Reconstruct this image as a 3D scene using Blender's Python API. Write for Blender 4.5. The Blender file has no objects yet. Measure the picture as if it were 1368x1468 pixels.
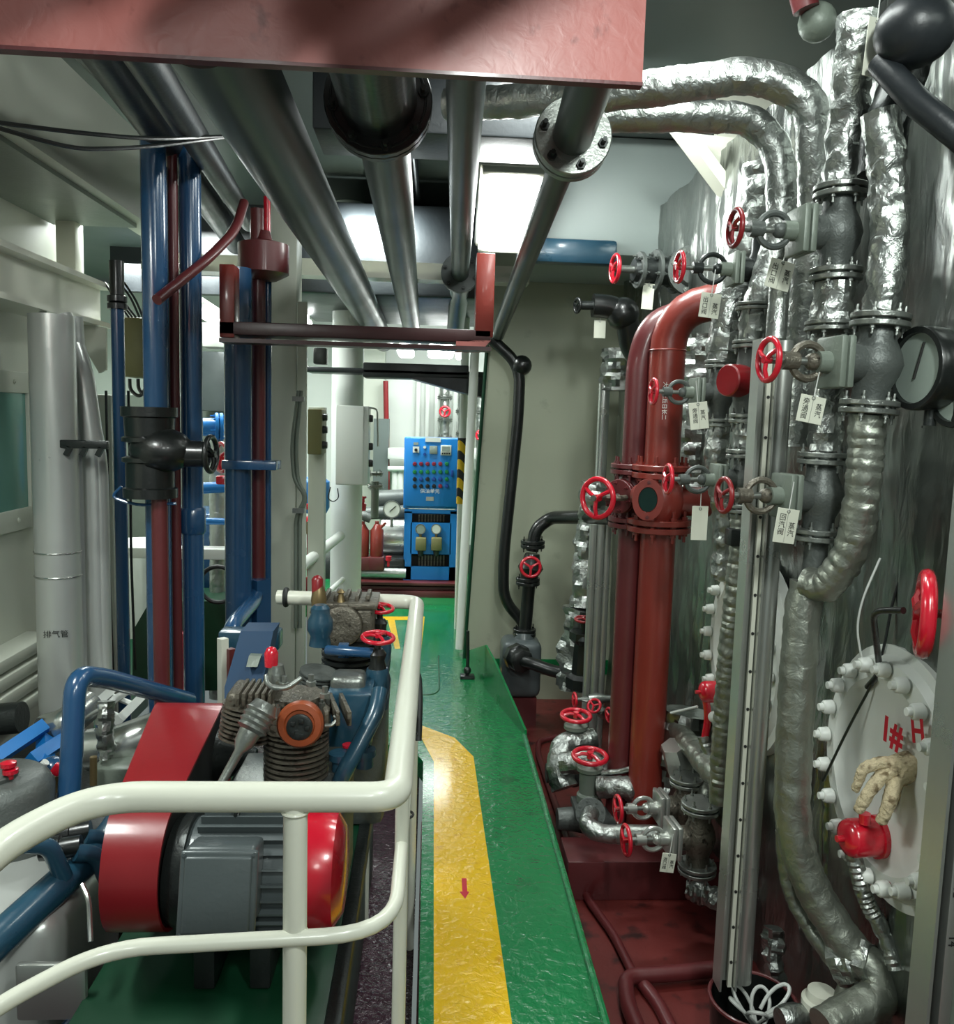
import bpy, bmesh, math, random
from mathutils import Vector, Matrix, noise
V = Vector
PI = math.pi
random.seed(7)
SC = bpy.context.scene
COL = SC.collection

# ------------------------------------------------------------------ camera
F = 1200.0                      # focal length in pixels of the 1368 x 1468 frame
CAMZ = 1.6
yc = V((-0.055, 0.1117, 1.0)).normalized()          # the passage direction seen by the camera
zc = V((0.022, 1.0, 0.0)); zc = (zc - yc * zc.dot(yc)).normalized()
xc = yc.cross(zc); xc = xc if xc.x > 0 else -xc
R_ = V((xc[0], yc[0], zc[0])); U_ = V((xc[1], yc[1], zc[1])); F_ = V((xc[2], yc[2], zc[2]))
cam = bpy.data.cameras.new('camera'); cam.sensor_fit = 'HORIZONTAL'; cam.sensor_width = 36.0
cam.lens = F / 1368 * 36.0; cam.clip_start = 0.02
cam_o = bpy.data.objects.new('camera', cam); COL.objects.link(cam_o); SC.camera = cam_o
cam_o.matrix_world = Matrix(((R_.x, U_.x, -F_.x, 0), (R_.y, U_.y, -F_.y, 0), (R_.z, U_.z, -F_.z, CAMZ), (0, 0, 0, 1)))

# ------------------------------------------------------------------ world, lights, exposure
w = bpy.data.worlds.new('world'); SC.world = w; w.use_nodes = True
w.node_tree.nodes['Background'].inputs[0].default_value = (0.80, 0.95, 0.90, 1)
w.node_tree.nodes['Background'].inputs[1].default_value = 0.16
SC.view_settings.view_transform = 'Standard'; SC.view_settings.look = 'None'
SC.view_settings.gamma = 1.0; SC.view_settings.use_curve_mapping = False
SC.view_settings.exposure = 0.45

def ceiling_area(x, y, z, sx, sy, power, rot=(0, 0, 0), col=(0.93, 1.0, 0.96)):  # bare area lights overhead; some are added fill without a lamp
    l = bpy.data.lights.new('overhead_area_light', 'AREA'); l.shape = 'RECTANGLE'; l.size = sx; l.size_y = sy
    l.energy = power; l.color = col
    o = bpy.data.objects.new('overhead_area_light', l); COL.objects.link(o); o.location = (x, y, z); o.rotation_euler = rot
ceiling_area(0.60, 0.10, 2.75, 0.14, 0.34, 26, (math.radians(48), math.radians(4), 0))
ceiling_area(0.10, -1.3, 2.9, 0.3, 1.0, 24, (math.radians(35), 0, 0))      # added front fill behind the viewer, mainly for the rails
ceiling_area(-1.38, 1.75, 2.45, 0.25, 0.6, 26)  # added fill for the left machinery and wall
ceiling_area(0.62, 2.2, 2.95, 0.25, 0.8, 10)  # added fill for the upper right, hidden behind the beam
ceiling_area(0.55, 3.3, 3.0, 0.5, 0.25, 34, (math.radians(20), 0, 0))  # added light aimed down and toward the grey bulkhead
ceiling_area(-1.7, 5.6, 2.9, 0.3, 1.2, 60)
ceiling_area(-0.35, 5.15, 2.75, 0.4, 0.2, 30, (math.radians(45), 0, 0))  # added light for the front of the pale wall cabinet
ceiling_area(-0.5, 7.2, 2.95, 1.4, 0.3, 130)
ceiling_area(0.8, 8.3, 2.95, 1.2, 0.3, 90)
ceiling_area(-2.4, 8.0, 2.95, 1.2, 0.3, 60)

# ------------------------------------------------------------------ pixel -> place helpers
def ray(px, py):
    return R_ * ((px - 684) / F) + U_ * ((734 - py) / F) + F_
def P(px, py, d):
    r = ray(px, py); return V((0, 0, CAMZ)) + r * (d / r.y)
def PZ(px, py, z):
    r = ray(px, py); return V((0, 0, CAMZ)) + r * ((z - CAMZ) / r.z)
def S(n, d): return n * d / F
def PX(px, py, x):
    r = ray(px, py); return V((0, 0, CAMZ)) + r * (x / r.x)

# ------------------------------------------------------------------ materials
def C(h):
    h = h.lstrip('#'); o = []
    for i in (0, 2, 4):
        c = int(h[i:i + 2], 16) / 255
        o.append(c / 12.92 if c <= 0.04045 else ((c + 0.055) / 1.055) ** 2.4)
    return (o[0], o[1], o[2], 1)
MATS = {}
def mat(name, hexc, rough=0.4, metal=0.0, var=0.12, vscale=6.0, bump=0.0, bscale=60.0, dirt=None, dirt_amt=0.0, stretch=(1, 1, 1), emit=0, rvar=0.1, coat=0):
    m = bpy.data.materials.new(name); m.use_nodes = True; nt = m.node_tree; N = nt.nodes; L = nt.links
    b = N['Principled BSDF']; b.inputs['Metallic'].default_value = metal; b.inputs['Roughness'].default_value = rough
    b.inputs['Coat Weight'].default_value = coat; b.inputs['Coat Roughness'].default_value = 0.12
    c = C(hexc); tc = N.new('ShaderNodeTexCoord'); mp = N.new('ShaderNodeMapping'); mp.inputs['Scale'].default_value = stretch
    L.new(tc.outputs['Object'], mp.inputs['Vector'])
    n1 = N.new('ShaderNodeTexNoise'); n1.inputs['Scale'].default_value = vscale; n1.inputs['Detail'].default_value = 4
    L.new(mp.outputs[0], n1.inputs['Vector'])
    mx = N.new('ShaderNodeMix'); mx.data_type = 'RGBA'
    mx.inputs[6].default_value = tuple(x * (1 - var) for x in c[:3]) + (1,); mx.inputs[7].default_value = tuple(min(1, x * (1 + var)) for x in c[:3]) + (1,)
    L.new(n1.outputs['Fac'], mx.inputs[0]); out = mx.outputs[2]
    if dirt:
        n2 = N.new('ShaderNodeTexNoise'); n2.inputs['Scale'].default_value = vscale * 2.7; n2.inputs['Detail'].default_value = 8
        L.new(mp.outputs[0], n2.inputs['Vector'])
        rp = N.new('ShaderNodeValToRGB'); rp.color_ramp.elements[0].position = 0.66 - dirt_amt * 0.3; rp.color_ramp.elements[1].position = 0.76 - dirt_amt * 0.2
        L.new(n2.outputs['Fac'], rp.inputs[0])
        m2 = N.new('ShaderNodeMix'); m2.data_type = 'RGBA'; L.new(rp.outputs[0], m2.inputs[0]); L.new(out, m2.inputs[6]); m2.inputs[7].default_value = C(dirt); out = m2.outputs[2]
    L.new(out, b.inputs['Base Color'])
    if rvar:
        mr = N.new('ShaderNodeMapRange'); mr.inputs[3].default_value = max(0.03, rough - rvar); mr.inputs[4].default_value = min(1, rough + rvar)
        L.new(n1.outputs['Fac'], mr.inputs[0]); L.new(mr.outputs[0], b.inputs['Roughness'])
    if bump:
        n3 = N.new('ShaderNodeTexNoise'); n3.inputs['Scale'].default_value = bscale; n3.inputs['Detail'].default_value = 3; n3.inputs['Distortion'].default_value = 0.6
        L.new(mp.outputs[0], n3.inputs['Vector'])
        bp = N.new('ShaderNodeBump'); bp.inputs['Strength'].default_value = bump; bp.inputs['Distance'].default_value = 0.01
        L.new(n3.outputs['Fac'], bp.inputs['Height']); L.new(bp.outputs[0], b.inputs['Normal'])
    if emit:
        b.inputs['Emission Color'].default_value = (0.95, 1.0, 0.97, 1); b.inputs['Emission Strength'].default_value = emit
    MATS[name] = m
    return m
mat('foil', '#a9ada9', 0.38, 1.0, 0.2, 9, 0.5, 42, rvar=0.12)
mat('foil_wall', '#929692', 0.30, 1.0, 0.25, 3, 0.6, 20, stretch=(1, 1, .35), rvar=0.14)
mat('silver_clad', '#c4c7c2', 0.32, 0.45, 0.08, 4, 0.05, 16)
mat('silver_paint', '#b9bcb6', 0.30, 0.75, 0.12, 4, 0.06, 20)
mat('sheet_metal', '#c2c5c0', 0.25, 0.9, 0.12, 5, 0.05, 12)
mat('flange_steel', '#8d918c', 0.34, 0.8, 0.2, 20, 0.15, 120)
mat('cast_grey', '#565b58', 0.45, 0.3, 0.2, 12, 0.2, 90)
mat('cast_brown', '#6a655a', 0.42, 0.55, 0.3, 18, 0.4, 80, dirt='#2a2620', dirt_amt=0.3)
mat('dark_steel', '#2b2f2e', 0.35, 0.4, 0.2, 10, 0.15, 60)
mat('pipe_grey', '#3d4744', 0.36, 0.0, 0.06, 3, 0.0, 25, coat=0.0)
mat('green_grey', '#70796f', 0.4, 0.1, 0.15, 10, 0.1, 60)
mat('blue_paint', '#22496e', 0.25, 0.0, 0.14, 5, 0.05, 30, coat=0.5)
mat('teal_paint', '#214558', 0.3, 0.0, 0.2, 8, 0.1, 40, coat=0.4)
mat('casing_blue', '#1a3a58', 0.75, 0.0, 0.12, 5)
mat('sky_blue', '#1874bd', 0.35, 0.0, 0.06, 4)
mat('red_oxide', '#7b2b22', 0.38, 0.0, 0.15, 6, 0.06, 40, coat=0.3)
mat('red_oxide_dark', '#592224', 0.4, 0.0, 0.18, 5, 0.06, 40, coat=0.2)
mat('frame_shaded', '#371b1c', 0.4, 0.0, 0.3, 5, 0.06, 40)  # red oxide with the cross beam's shade painted into the colour
mat('pink_oxide', '#a4605a', 0.42, 0.0, 0.16, 7, 0.12, 30, dirt='#7d4440', dirt_amt=0.15)
mat('deck_red', '#5e221f', 0.42, 0.0, 0.25, 4, 0.1, 40, dirt='#2c1312', dirt_amt=0.35)
mat('wheel_red', '#c2152b', 0.25, 0.0, 0.12, 12, 0.0, coat=0.6)
mat('guard_red', '#80161c', 0.35, 0.0, 0.12, 5, 0.04, 30, coat=0.3)
mat('cream', '#d2d3c4', 0.35, 0.0, 0.06, 5, 0.04, 30, coat=0.3)
mat('white', '#d8dcd6', 0.4, 0.0, 0.05, 4)
mat('grey_wall', '#a5aa95', 0.5, 0.0, 0.10, 2.2, 0.06, 14, dirt='#8f9482', dirt_amt=0.06)
mat('pale_wall', '#b9bdb0', 0.45, 0.0, 0.07, 2.5, 0.04, 14)
mat('ceiling_grey', '#5f6966', 0.5, 0.0, 0.12, 2.5, 0.05, 14)
mat('duct_grey', '#98a3a0', 0.45, 0.0, 0.10, 2.5, 0.05, 14)
mat('foil_tape', '#94988e', 0.42, 0.85, 0.14, 9, 0.4, 34, rvar=0.1)
mat('teal_glass', '#5d8a80', 0.08, 0.0, 0.45, 1.6)
mat('dark_paint', '#23272a', 0.4, 0.0, 0.2, 6, 0.1, 40)
mat('black', '#141716', 0.35, 0.0, 0.2, 8, 0.1, 50, coat=0.3)
mat('rubber', '#191b1a', 0.55, 0.0, 0.15, 8)
mat('olive', '#6f6c45', 0.5, 0.0, 0.1, 5)
mat('brass', '#857452', 0.4, 0.7, 0.2, 12)
mat('orange', '#8f4424', 0.4, 0.0, 0.25, 9, 0.1, 40)
mat('motor_grey', '#4d5556', 0.4, 0.1, 0.12, 8, 0.06, 50, coat=0.2)
mat('machine_green', '#0c3a24', 0.4, 0.0, 0.2, 5, 0.05, 30)
mat('floor_green', '#12713f', 0.24, 0.0, 0.16, 3, 0.6, 30, dirt='#0d5c33', dirt_amt=0.25, coat=0.5)
mat('floor_yellow', '#dcb00c', 0.24, 0.0, 0.10, 4, 0.6, 30, dirt='#c08f10', dirt_amt=0.12, coat=0.5)
mat('wet_bilge', '#3a2630', 0.14, 0.0, 0.3, 10, 0.9, 45)
mat('window_glass', '#0f2a25', 0.08, 0.0, 0.2, 2)
mat('dial_white', '#cfd3cb', 0.2, 0.0, 0.05, 5)
mat('dial_grey', '#8a958d', 0.12, 0.0, 0.1, 5)
mat('card', '#d2d4c4', 0.5, 0.0, 0.05, 20)
mat('ink', '#20211f', 0.6)
mat('white_ink', '#e8ebe6', 0.6)
mat('red_ink', '#b11226', 0.5)
mat('glove_cloth', '#b7a98a', 0.85, 0.0, 0.22, 14, 0.8, 90, dirt='#6b5c42', dirt_amt=0.35)
mat('yellow', '#d8b414', 0.4, 0, 0.05)
mat('button_red', '#7e2236', 0.3); mat('button_green', '#12703f', 0.3); mat('button_blue', '#173f86', 0.3); mat('button_black', '#17191c', 0.3)
mat('white_cable', '#c9ccc7', 0.4)
mat('lamp_glow', '#ffffff', 0.4, emit=26)
mat('tube_glow', '#ffffff', 0.4, emit=14)
def striped(name, c1, c2, scale):
    m = mat(name, c1, 0.4, 0, 0.0, rvar=0); nt = m.node_tree; N = nt.nodes; L = nt.links
    tc = N.new('ShaderNodeTexCoord'); wv = N.new('ShaderNodeTexWave'); wv.bands_direction = 'DIAGONAL'; wv.inputs['Scale'].default_value = scale
    L.new(tc.outputs['Object'], wv.inputs['Vector']); rp = N.new('ShaderNodeValToRGB'); rp.color_ramp.interpolation = 'CONSTANT'
    rp.color_ramp.elements[0].color = C(c1); rp.color_ramp.elements[1].color = C(c2); rp.color_ramp.elements[1].position = 0.55
    L.new(wv.outputs['Fac'], rp.inputs[0]); L.new(rp.outputs[0], N['Principled BSDF'].inputs['Base Color'])
striped('hazard', '#e0b413', '#17181a', 4.5)

# ------------------------------------------------------------------ mesh helpers
def basis(n):
    n = V(n).normalized(); a = V((0, 0, 1)) if abs(n.z) < 0.9 else V((1, 0, 0))
    u = a.cross(n).normalized(); return u, n.cross(u), n
def fillet(pts, rad, n=7):
    pts = [V(p) for p in pts]
    if not rad or len(pts) < 3: return pts
    out = [pts[0]]
    for i in range(1, len(pts) - 1):
        p, a, b = pts[i], pts[i - 1], pts[i + 1]
        rr = rad[i - 1] if isinstance(rad, (list, tuple)) else rad
        la, lb = (a - p).length, (b - p).length; t = min(rr, la * 0.48, lb * 0.48)
        s = p + (a - p).normalized() * t; e = p + (b - p).normalized() * t
        for k in range(n + 1):
            q = k / n; out.append(s * (1 - q) ** 2 + p * 2 * q * (1 - q) + e * q * q)
    out.append(pts[-1]); return out
class MB:
    def __init__(s): s.b = bmesh.new()
    def box(s, c, size, rot=None, bev=0.0, seg=2):
        t = bmesh.new(); bmesh.ops.create_cube(t, size=1.0)
        bmesh.ops.scale(t, vec=V(size), verts=t.verts)
        if bev: bmesh.ops.bevel(t, geom=list(t.edges), offset=min(bev, min(size) * 0.45), segments=seg, affect='EDGES', profile=0.5)
        M = Matrix.Translation(V(c)) @ (rot.to_4x4() if rot else Matrix.Identity(4))
        t.transform(M); s._add(t); return s
    def _add(s, t):
        m = bpy.data.meshes.new('tmp'); t.to_mesh(m); t.free(); s.b.from_mesh(m); bpy.data.meshes.remove(m)
    def rings(s, rings, caps=True, closed=False):
        vs = [[s.b.verts.new(p) for p in r] for r in rings]; n = len(rings[0])
        for i in range(len(vs) - (0 if closed else 1)):
            a, b = vs[i], vs[(i + 1) % len(vs)]
            for k in range(n): s.b.faces.new((a[k], a[(k + 1) % n], b[(k + 1) % n], b[k]))
        if caps and not closed:
            s.b.faces.new(list(reversed(vs[0]))); s.b.faces.new(vs[-1])
        return s
    def lathe(s, p0, axis, prof, seg=20):
        u, v, n = basis(axis); p0 = V(p0); rr = []
        for t, r in prof:
            rr.append([p0 + n * t + (u * math.cos(2 * PI * k / seg) + v * math.sin(2 * PI * k / seg)) * max(r, 1e-4) for k in range(seg)])
        return s.rings(rr)
    def cyl(s, p0, p1, r, r2=None, seg=18, bev=0.0):
        p0, p1 = V(p0), V(p1); L = (p1 - p0).length; r2 = r if r2 is None else r2
        pr = [(0, r), (L, r2)] if not bev else [(0, r - bev), (bev, r), (L - bev, r2), (L, r2 - bev)]
        return s.lathe(p0, p1 - p0, pr, seg)
    def tube(s, pts, r, seg=14, rad=0.0, wr=0.0, fr=30.0, band=0.0, bf=0.03, step=None, caps=True):
        pts = fillet(pts, rad)
        if wr or band or step:
            st = step or max(0.008, r * 0.22); o = [pts[0]]
            for a, b in zip(pts, pts[1:]):
                n = max(1, int(round((b - a).length / st)))
                for k in range(1, n + 1): o.append(a.lerp(b, k / n))
            pts = o
        clean = [pts[0]]
        for p in pts[1:]:
            if (p - clean[-1]).length > 1e-5: clean.append(p)
        pts = clean; rr = []; t0 = (pts[1] - pts[0]).normalized(); u, v, _ = basis(t0); dist = 0; sd = random.random() * 50
        for i, p in enumerate(pts):
            t = (pts[min(i + 1, len(pts) - 1)] - pts[max(i - 1, 0)]).normalized()
            q = t0.rotation_difference(t); u = q @ u; v = q @ v; t0 = t
            if i: dist += (p - pts[i - 1]).length
            ring = []
            for k in range(seg):
                a = 2 * PI * k / seg; dv = u * math.cos(a) + v * math.sin(a); rad_ = r
                if wr: rad_ *= 1 + wr * noise.noise((p + dv * r) * fr + V((sd, 0, 0))) + wr * 0.6 * noise.noise((p + dv * r) * fr * 2.7 + V((0, sd, 0)))
                if band: rad_ *= 1 + band * (abs(math.sin(PI * (dist / bf + 0.35 * a / PI + 0.25 * math.sin(dist * 37 + sd)))) - 0.5)
                ring.append(p + dv * rad_)
            rr.append(ring)
        return s.rings(rr, caps)
    def torus(s, c, n, R, r, seg=28, rs=10, arc=None):
        u, v, n = basis(n); c = V(c); rr = []; full = arc is None
        a0, a1 = (0, 2 * PI) if full else arc
        cnt = seg if full else seg + 1
        for i in range(cnt):
            a = a0 + (a1 - a0) * i / seg; d = u * math.cos(a) + v * math.sin(a)
            rr.append([c + d * (R + r * math.cos(2 * PI * k / rs)) + n * (r * math.sin(2 * PI * k / rs)) for k in range(rs)])
        return s.rings(rr, True, full)
    def ball(s, c, r, seg=16):
        r = V((r, r, r)) if not hasattr(r, '__len__') else V(r)
        t = bmesh.new(); bmesh.ops.create_uvsphere(t, u_segments=seg, v_segments=max(6, seg // 2), radius=1)
        t.transform(Matrix.Translation(V(c)) @ Matrix.Diagonal((r.x, r.y, r.z, 1))); s._add(t); return s
    def prism(s, poly, vec):
        a = [s.b.verts.new(V(p)) for p in poly]; b = [s.b.verts.new(V(p) + V(vec)) for p in poly]; n = len(poly)
        s.b.faces.new(list(reversed(a))); s.b.faces.new(b)
        for k in range(n): s.b.faces.new((a[k], a[(k + 1) % n], b[(k + 1) % n], b[k]))
        return s
    def fbox(s, x0, y0, x1, y1, d, depth, bev=0.0):
        """a box whose front face at distance d spans the given corners; it runs back by depth"""
        a, b = P(x0, y0, d), P(x1, y1, d)
        return s.box(((a.x + b.x) / 2, d + depth / 2, (a.z + b.z) / 2), (abs(b.x - a.x), depth, abs(a.z - b.z)), None, bev)
WPOS = {}
def link(o, wloc, parent):
    COL.objects.link(o)
    if parent is not None:
        o.parent = parent; o.location = wloc - WPOS[parent.name]
    else: o.location = wloc
    WPOS[o.name] = V(wloc)
def put(name, mb, m, parent=None, label=None, sharp=40, recalc=True):
    b = mb.b
    if recalc: bmesh.ops.recalc_face_normals(b, faces=b.faces)
    lo = V((min(v.co[i] for v in b.verts) for i in range(3))); hi = V((max(v.co[i] for v in b.verts) for i in range(3)))
    c = (lo + hi) / 2
    if parent is None: c.z = lo.z
    bmesh.ops.translate(b, verts=b.verts, vec=-c)
    me = bpy.data.meshes.new(name); b.to_mesh(me); b.free()
    me.materials.append(MATS[m]); 
    if sharp:
        me.polygons.foreach_set('use_smooth', [True] * len(me.polygons)); me.set_sharp_from_angle(angle=math.radians(sharp))
    o = bpy.data.objects.new(name, me); link(o, c, parent)
    if label: o['label'] = label
    return o
def tag(o, label, cat, group=None, kind=None):
    o['label'] = label; o['category'] = cat
    if group: o['group'] = group
    if kind: o['kind'] = kind
    return o
def thing(name, label, cat, loc, group=None):
    o = bpy.data.objects.new(name, None); o.empty_display_size = 0.1; link(o, V(loc), None)
    return tag(o, label, cat, group)
def one(name, label, cat, mb, m, group=None, sharp=40):
    return tag(put(name, mb, m, None, None, sharp), label, cat, group)
def struct(name, mb, m, sharp=30, parent=None):
    o = put(name, mb, m, parent, None, sharp)
    if parent is None: o['kind'] = 'structure'
    return o
BOLT = {}
def bolts(parent, c, n, R, cnt, r, h, m='flange_steel', ph=0.3):
    """hexagon bolts round a flange, one object each"""
    u, v, n = basis(n); key = (round(r, 4), round(h, 4), m, tuple(round(x, 2) for x in n))
    if key not in BOLT:
        b = MB(); b.lathe(-n * h / 2, n, [(0, r), (h, r)], 6); b.lathe(-n * h * 0.8, n, [(0, r * .5), (h * 1.6, r * .5)], 6)
        bmesh.ops.recalc_face_normals(b.b, faces=b.b.faces); me = bpy.data.meshes.new('bolt'); b.b.to_mesh(me); b.b.free(); me.materials.append(MATS[m]); BOLT[key] = me
    for k in range(cnt):
        a = 2 * PI * k / cnt + ph; o = bpy.data.objects.new('bolt', BOLT[key]); link(o, V(c) + (u * math.cos(a) + v * math.sin(a)) * R, parent)
def flange(parent, c, n, r, th=0.016, gap=0.006, m='flange_steel', nb=6, pair=True, hb=None):
    """a pair of bolted flange discs"""
    n = V(n).normalized(); c = V(c); b = MB()
    if pair:
        for sgn in (-1, 1):
            b.lathe(c + n * (sgn * (gap / 2 + th / 2) - th / 2), n, [(0, r - .002), (.002, r), (th - .002, r), (th, r - .002)], 26)
        b.lathe(c - n * gap, n, [(0, r * .72), (gap * 2, r * .72)], 18); T = 2 * th + gap
    else:
        b.lathe(c - n * th / 2, n, [(0, r - .002), (.002, r), (th - .002, r), (th, r - .002)], 26); T = th
    o = put('flange', b, m, parent)
    if nb: bolts(o, c, n, r * 0.8, nb, r * 0.1, T + r * 0.2, hb or m)
    return o
def handwheel(parent, c, n, R, r=None, m='wheel_red', spokes=3, hub=None):
    r = r or R * 0.155; u, v, nn = basis(n); c = V(c); b = MB(); b.torus(c, nn, R, r, 30, 10)
    for k in range(spokes):
        a = 2 * PI * k / spokes + 0.5; d = u * math.cos(a) + v * math.sin(a); b.tube([c + nn * R * .12, c + nn * R * .16 + d * R * .5, c + d * R], r * .75, 8)
    b.lathe(c - nn * R * .12, nn, [(0, R * .2), (R * .4, R * .2)], 12)
    return put('handwheel', b, m, parent)
def valve(name, label, c, axis, stem, half, rp, rf, L, rw, body='cast_grey', wheel='wheel_red', fl='flange_steel', yoke='cast_grey', bonnet='green_grey', group=None, cat='valve', nb=6, flanges=(1, 1), sq=True):
    """a globe valve: body between two flanges, bonnet, yoke, stem and handwheel"""
    ax = V(axis).normalized(); st = V(stem).normalized(); c = V(c)
    t = thing(name, label, cat, c - V((0, 0, half)), group)
    b = MB(); b.lathe(c - ax * half, ax, [(0, rp), (half * .45, rp), (half * .75, rp * 1.35), (half, rp * 1.5), (half * 1.25, rp * 1.35), (half * 1.55, rp), (2 * half, rp)], 20)
    b.cyl(c, c + st * rp * 2.0, rp * 1.05); put('body', b, body, t)
    for sg, on in zip((1, -1), flanges):
        if on: flange(t, c + ax * half * sg, ax, rf, max(.008, rf * .2), rf * .08, fl, nb)
    u, v, _ = basis(st); p1 = c + st * rp * 2.0; q = rf * 1.05
    b = MB(); M = Matrix((u, v, st)).transposed()
    if sq:
        for k in (0, 1): b.box(p1 + st * (rf * .12 + k * rf * .3), (q * 1.5, q * 1.7, rf * .26), M, rf * .08)
    else:
        for k in (0, 1): b.lathe(p1 + st * (k * rf * .3), st, [(0, q * .85), (rf * .26, q * .85)], 20)
    b.cyl(p1 + st * rf * .5, p1 + st * (rf * .5 + L * .22), rp * .62); put('bonnet', b, bonnet, t)
    y0 = p1 + st * (rf * .5 + L * .1); y1 = p1 + st * (rf * .5 + L * .62)
    mid = (y0 + y1) / 2; ry = (y1 - y0).length / 2
    side = ax.cross(st); side = side.normalized() if side.length > .1 else u
    b = MB(); b.torus(mid, side, ry, rp * .22, 24, 8); b.cyl(y1 - st * rp * .3, y1 + st * rp * .6, rp * .5); b.ball(mid - st * ry * .35, rp * .5, 12); put('yoke', b, yoke, t)
    pe = p1 + st * (rf * .5 + L)
    b = MB(); b.cyl(p1, pe + st * rw * .25, rp * .22, seg=10); put('stem', b, 'flange_steel', t)
    handwheel(t, pe, st, rw, None, wheel)
    return t
def pipe(name, label, pts, r, m, cat='pipe', rad=0.0, seg=16, fl=(), group=None, wr=0, band=0, fr=30, bf=.03, step=None, flm='flange_steel', nb=6, sharp=40):
    """fl: list of (point, direction, radius)"""
    b = MB(); b.tube(pts, r, seg, rad, wr, fr, band, bf, step)
    if not fl: return one(name, label, cat, b, m, group, sharp)
    t = thing(name, label, cat, min((V(p) for p in pts), key=lambda p: p.z), group)
    put('pipe_run', b, m, t, None, sharp)
    for c, n, rf in fl: flange(t, c, n, rf, rf * .17, rf * .06, flm, nb)
    return t
def foilpipe(label, pts, r, rad=0.0, name='insulated_pipe', fl=(), wr=0.10, band=0.0, bf=.03, m='foil', group=None, seg=22, fr=26):
    return pipe(name, label, pts, r, m, 'pipe', rad, seg, fl, group, wr, band, fr, bf, sharp=28)
def lettering(txt, c, right, up, size, m, parent, name='lettering', lead=1.0, bold=0):
    cu = bpy.data.curves.new('t', 'FONT'); cu.body = txt; cu.size = size; cu.align_x = 'CENTER'; cu.align_y = 'CENTER'; cu.extrude = 0.0003; cu.space_line = lead; cu.offset = bold
    o = bpy.data.objects.new('t', cu); COL.objects.link(o); bpy.context.view_layer.update()
    me = bpy.data.meshes.new_from_object(o.evaluated_get(bpy.context.evaluated_depsgraph_get()))
    bpy.data.objects.remove(o); r, uu = V(right).normalized(), V(up).normalized(); uu = (uu - r * uu.dot(r)).normalized(); n = r.cross(uu)
    me.transform(Matrix((r, uu, n)).transposed().to_4x4()); me.materials.clear(); me.materials.append(MATS[m]); me.name = name
    o = bpy.data.objects.new(name, me); link(o, V(c), parent); return o

# ================================================================== THE SETTING
def VL(px, py, d, ytop, ybot):
    """ends of an upright line through the place seen at px,py at distance d"""
    p = P(px, py, d); return V((p.x, d, P(px, ytop, d).z)), V((p.x, d, P(px, ybot, d).z))
LOW = -0.28
# walkway: a raised steel deck, z = 0
def slab(poly, z0, z1):
    return MB().prism([V((p[0], p[1], z0)) for p in poly], (0, 0, z1 - z0))
a1, a2, a3, a4 = PZ(868, 1466, 0), PZ(752, 1055, 0), PZ(694, 985, 0), PZ(668, 944, 0)
l1, l2, l3 = PZ(600, 1466, 0), PZ(607, 1092, 0), PZ(604, 1068, 0)
dr = (a2 - a1).normalized(); dl = (l2 - l1).normalized()
r0 = a1 - dr * 1.6; l0 = l1 - dl * 1.6
walk = [l0, r0, a1, a2, a3, a4, V((1.6, a4.y, 0)), V((1.6, 7.1, 0)), V((-0.5, 7.1, 0)), V((-0.5, l3.y, 0)), l3 + V((-.06, 0, 0)), l2]
floor = struct('floor_1', slab(walk, -0.10, 0.0), 'floor_green')
# painted safety line on the walkway (its own colour of paint)
y = [PZ(*q, 0) for q in ((622, 1466), (622, 1092), (596, 1043), (604, 1040), (652, 1058), (679, 1085), (734, 1466))]
y0 = y[0] - (y[1] - y[0]).normalized() * 1.6; y6 = y[6] + (y[6] - y[5]).normalized() * 1.6
ln = slab([y0, y6, y[6], y[5], y[4], y[3], y[2], y[1], y[0]], 0.0, 0.0015)
struct('trim_1', ln, 'floor_yellow')
q = [PZ(*k, 0) for k in ((587, 962), (601, 962), (609, 884), (540, 884), (540, 889), (592, 889))]
struct('trim_2', slab(q, 0.0, 0.0015), 'floor_yellow')
q = [PZ(*k, 0) for k in ((556, 889), (566, 889), (574, 930), (566, 930))]
struct('trim_3', slab(q, 0.0, 0.0016), 'floor_yellow')
# small red arrow painted on the yellow line
q = [PZ(*k, 0) for k in ((662, 1260), (669, 1260), (670, 1279), (673, 1279), (667, 1289), (659, 1279), (663, 1279))]
tag(put('painted_arrow', slab(q, 0.0016, 0.0024), 'red_ink'), 'small red arrow painted on the yellow walkway line', 'floor marking')
# hatch outline scored in the green deck
b = MB(); b.tube([PZ(600, 996, 0), PZ(622, 996, 0), PZ(630, 990, 0), PZ(629, 940, 0)], 0.004, 6, .05)
struct('trim_4', b, 'machine_green')
# lip along the right edge, upstand at the kink
nrm = V((-dr.y, dr.x, 0))
b = MB(); b.tube([r0 + V((0, 0, .004)), a1 + V((0, 0, .004)), a2 + V((0, 0, .004))], 0.012, 8)
b.prism([a2 + V((0, 0, -.08)), a3 + V((0, 0, -.08)), a3 + V((0, 0, .26)), a3.lerp(a2, .25) + V((0, 0, .22)), a2 + V((0, 0, .03))], (0.012, 0.0, 0))
b.prism([a3 + V((0, 0, -.1)), a4 + V((0, 0, -.1)), a4 + V((0, 0, .05)), a3 + V((0, 0, .26))], (0.012, 0.0, 0))
struct('trim_5', b, 'floor_green')
# yellow edge strip beside the grey bulkhead foot
b = MB(); b.tube([PZ(682, 958, 0.02), PZ(716, 963, 0.02)], .014, 8); struct('trim_6', b, 'floor_yellow')
b = MB(); b.tube([PZ(128, 1490, LOW), PZ(196, 1375, LOW)], .012, 8); struct('trim_31', b, 'floor_yellow')
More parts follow.
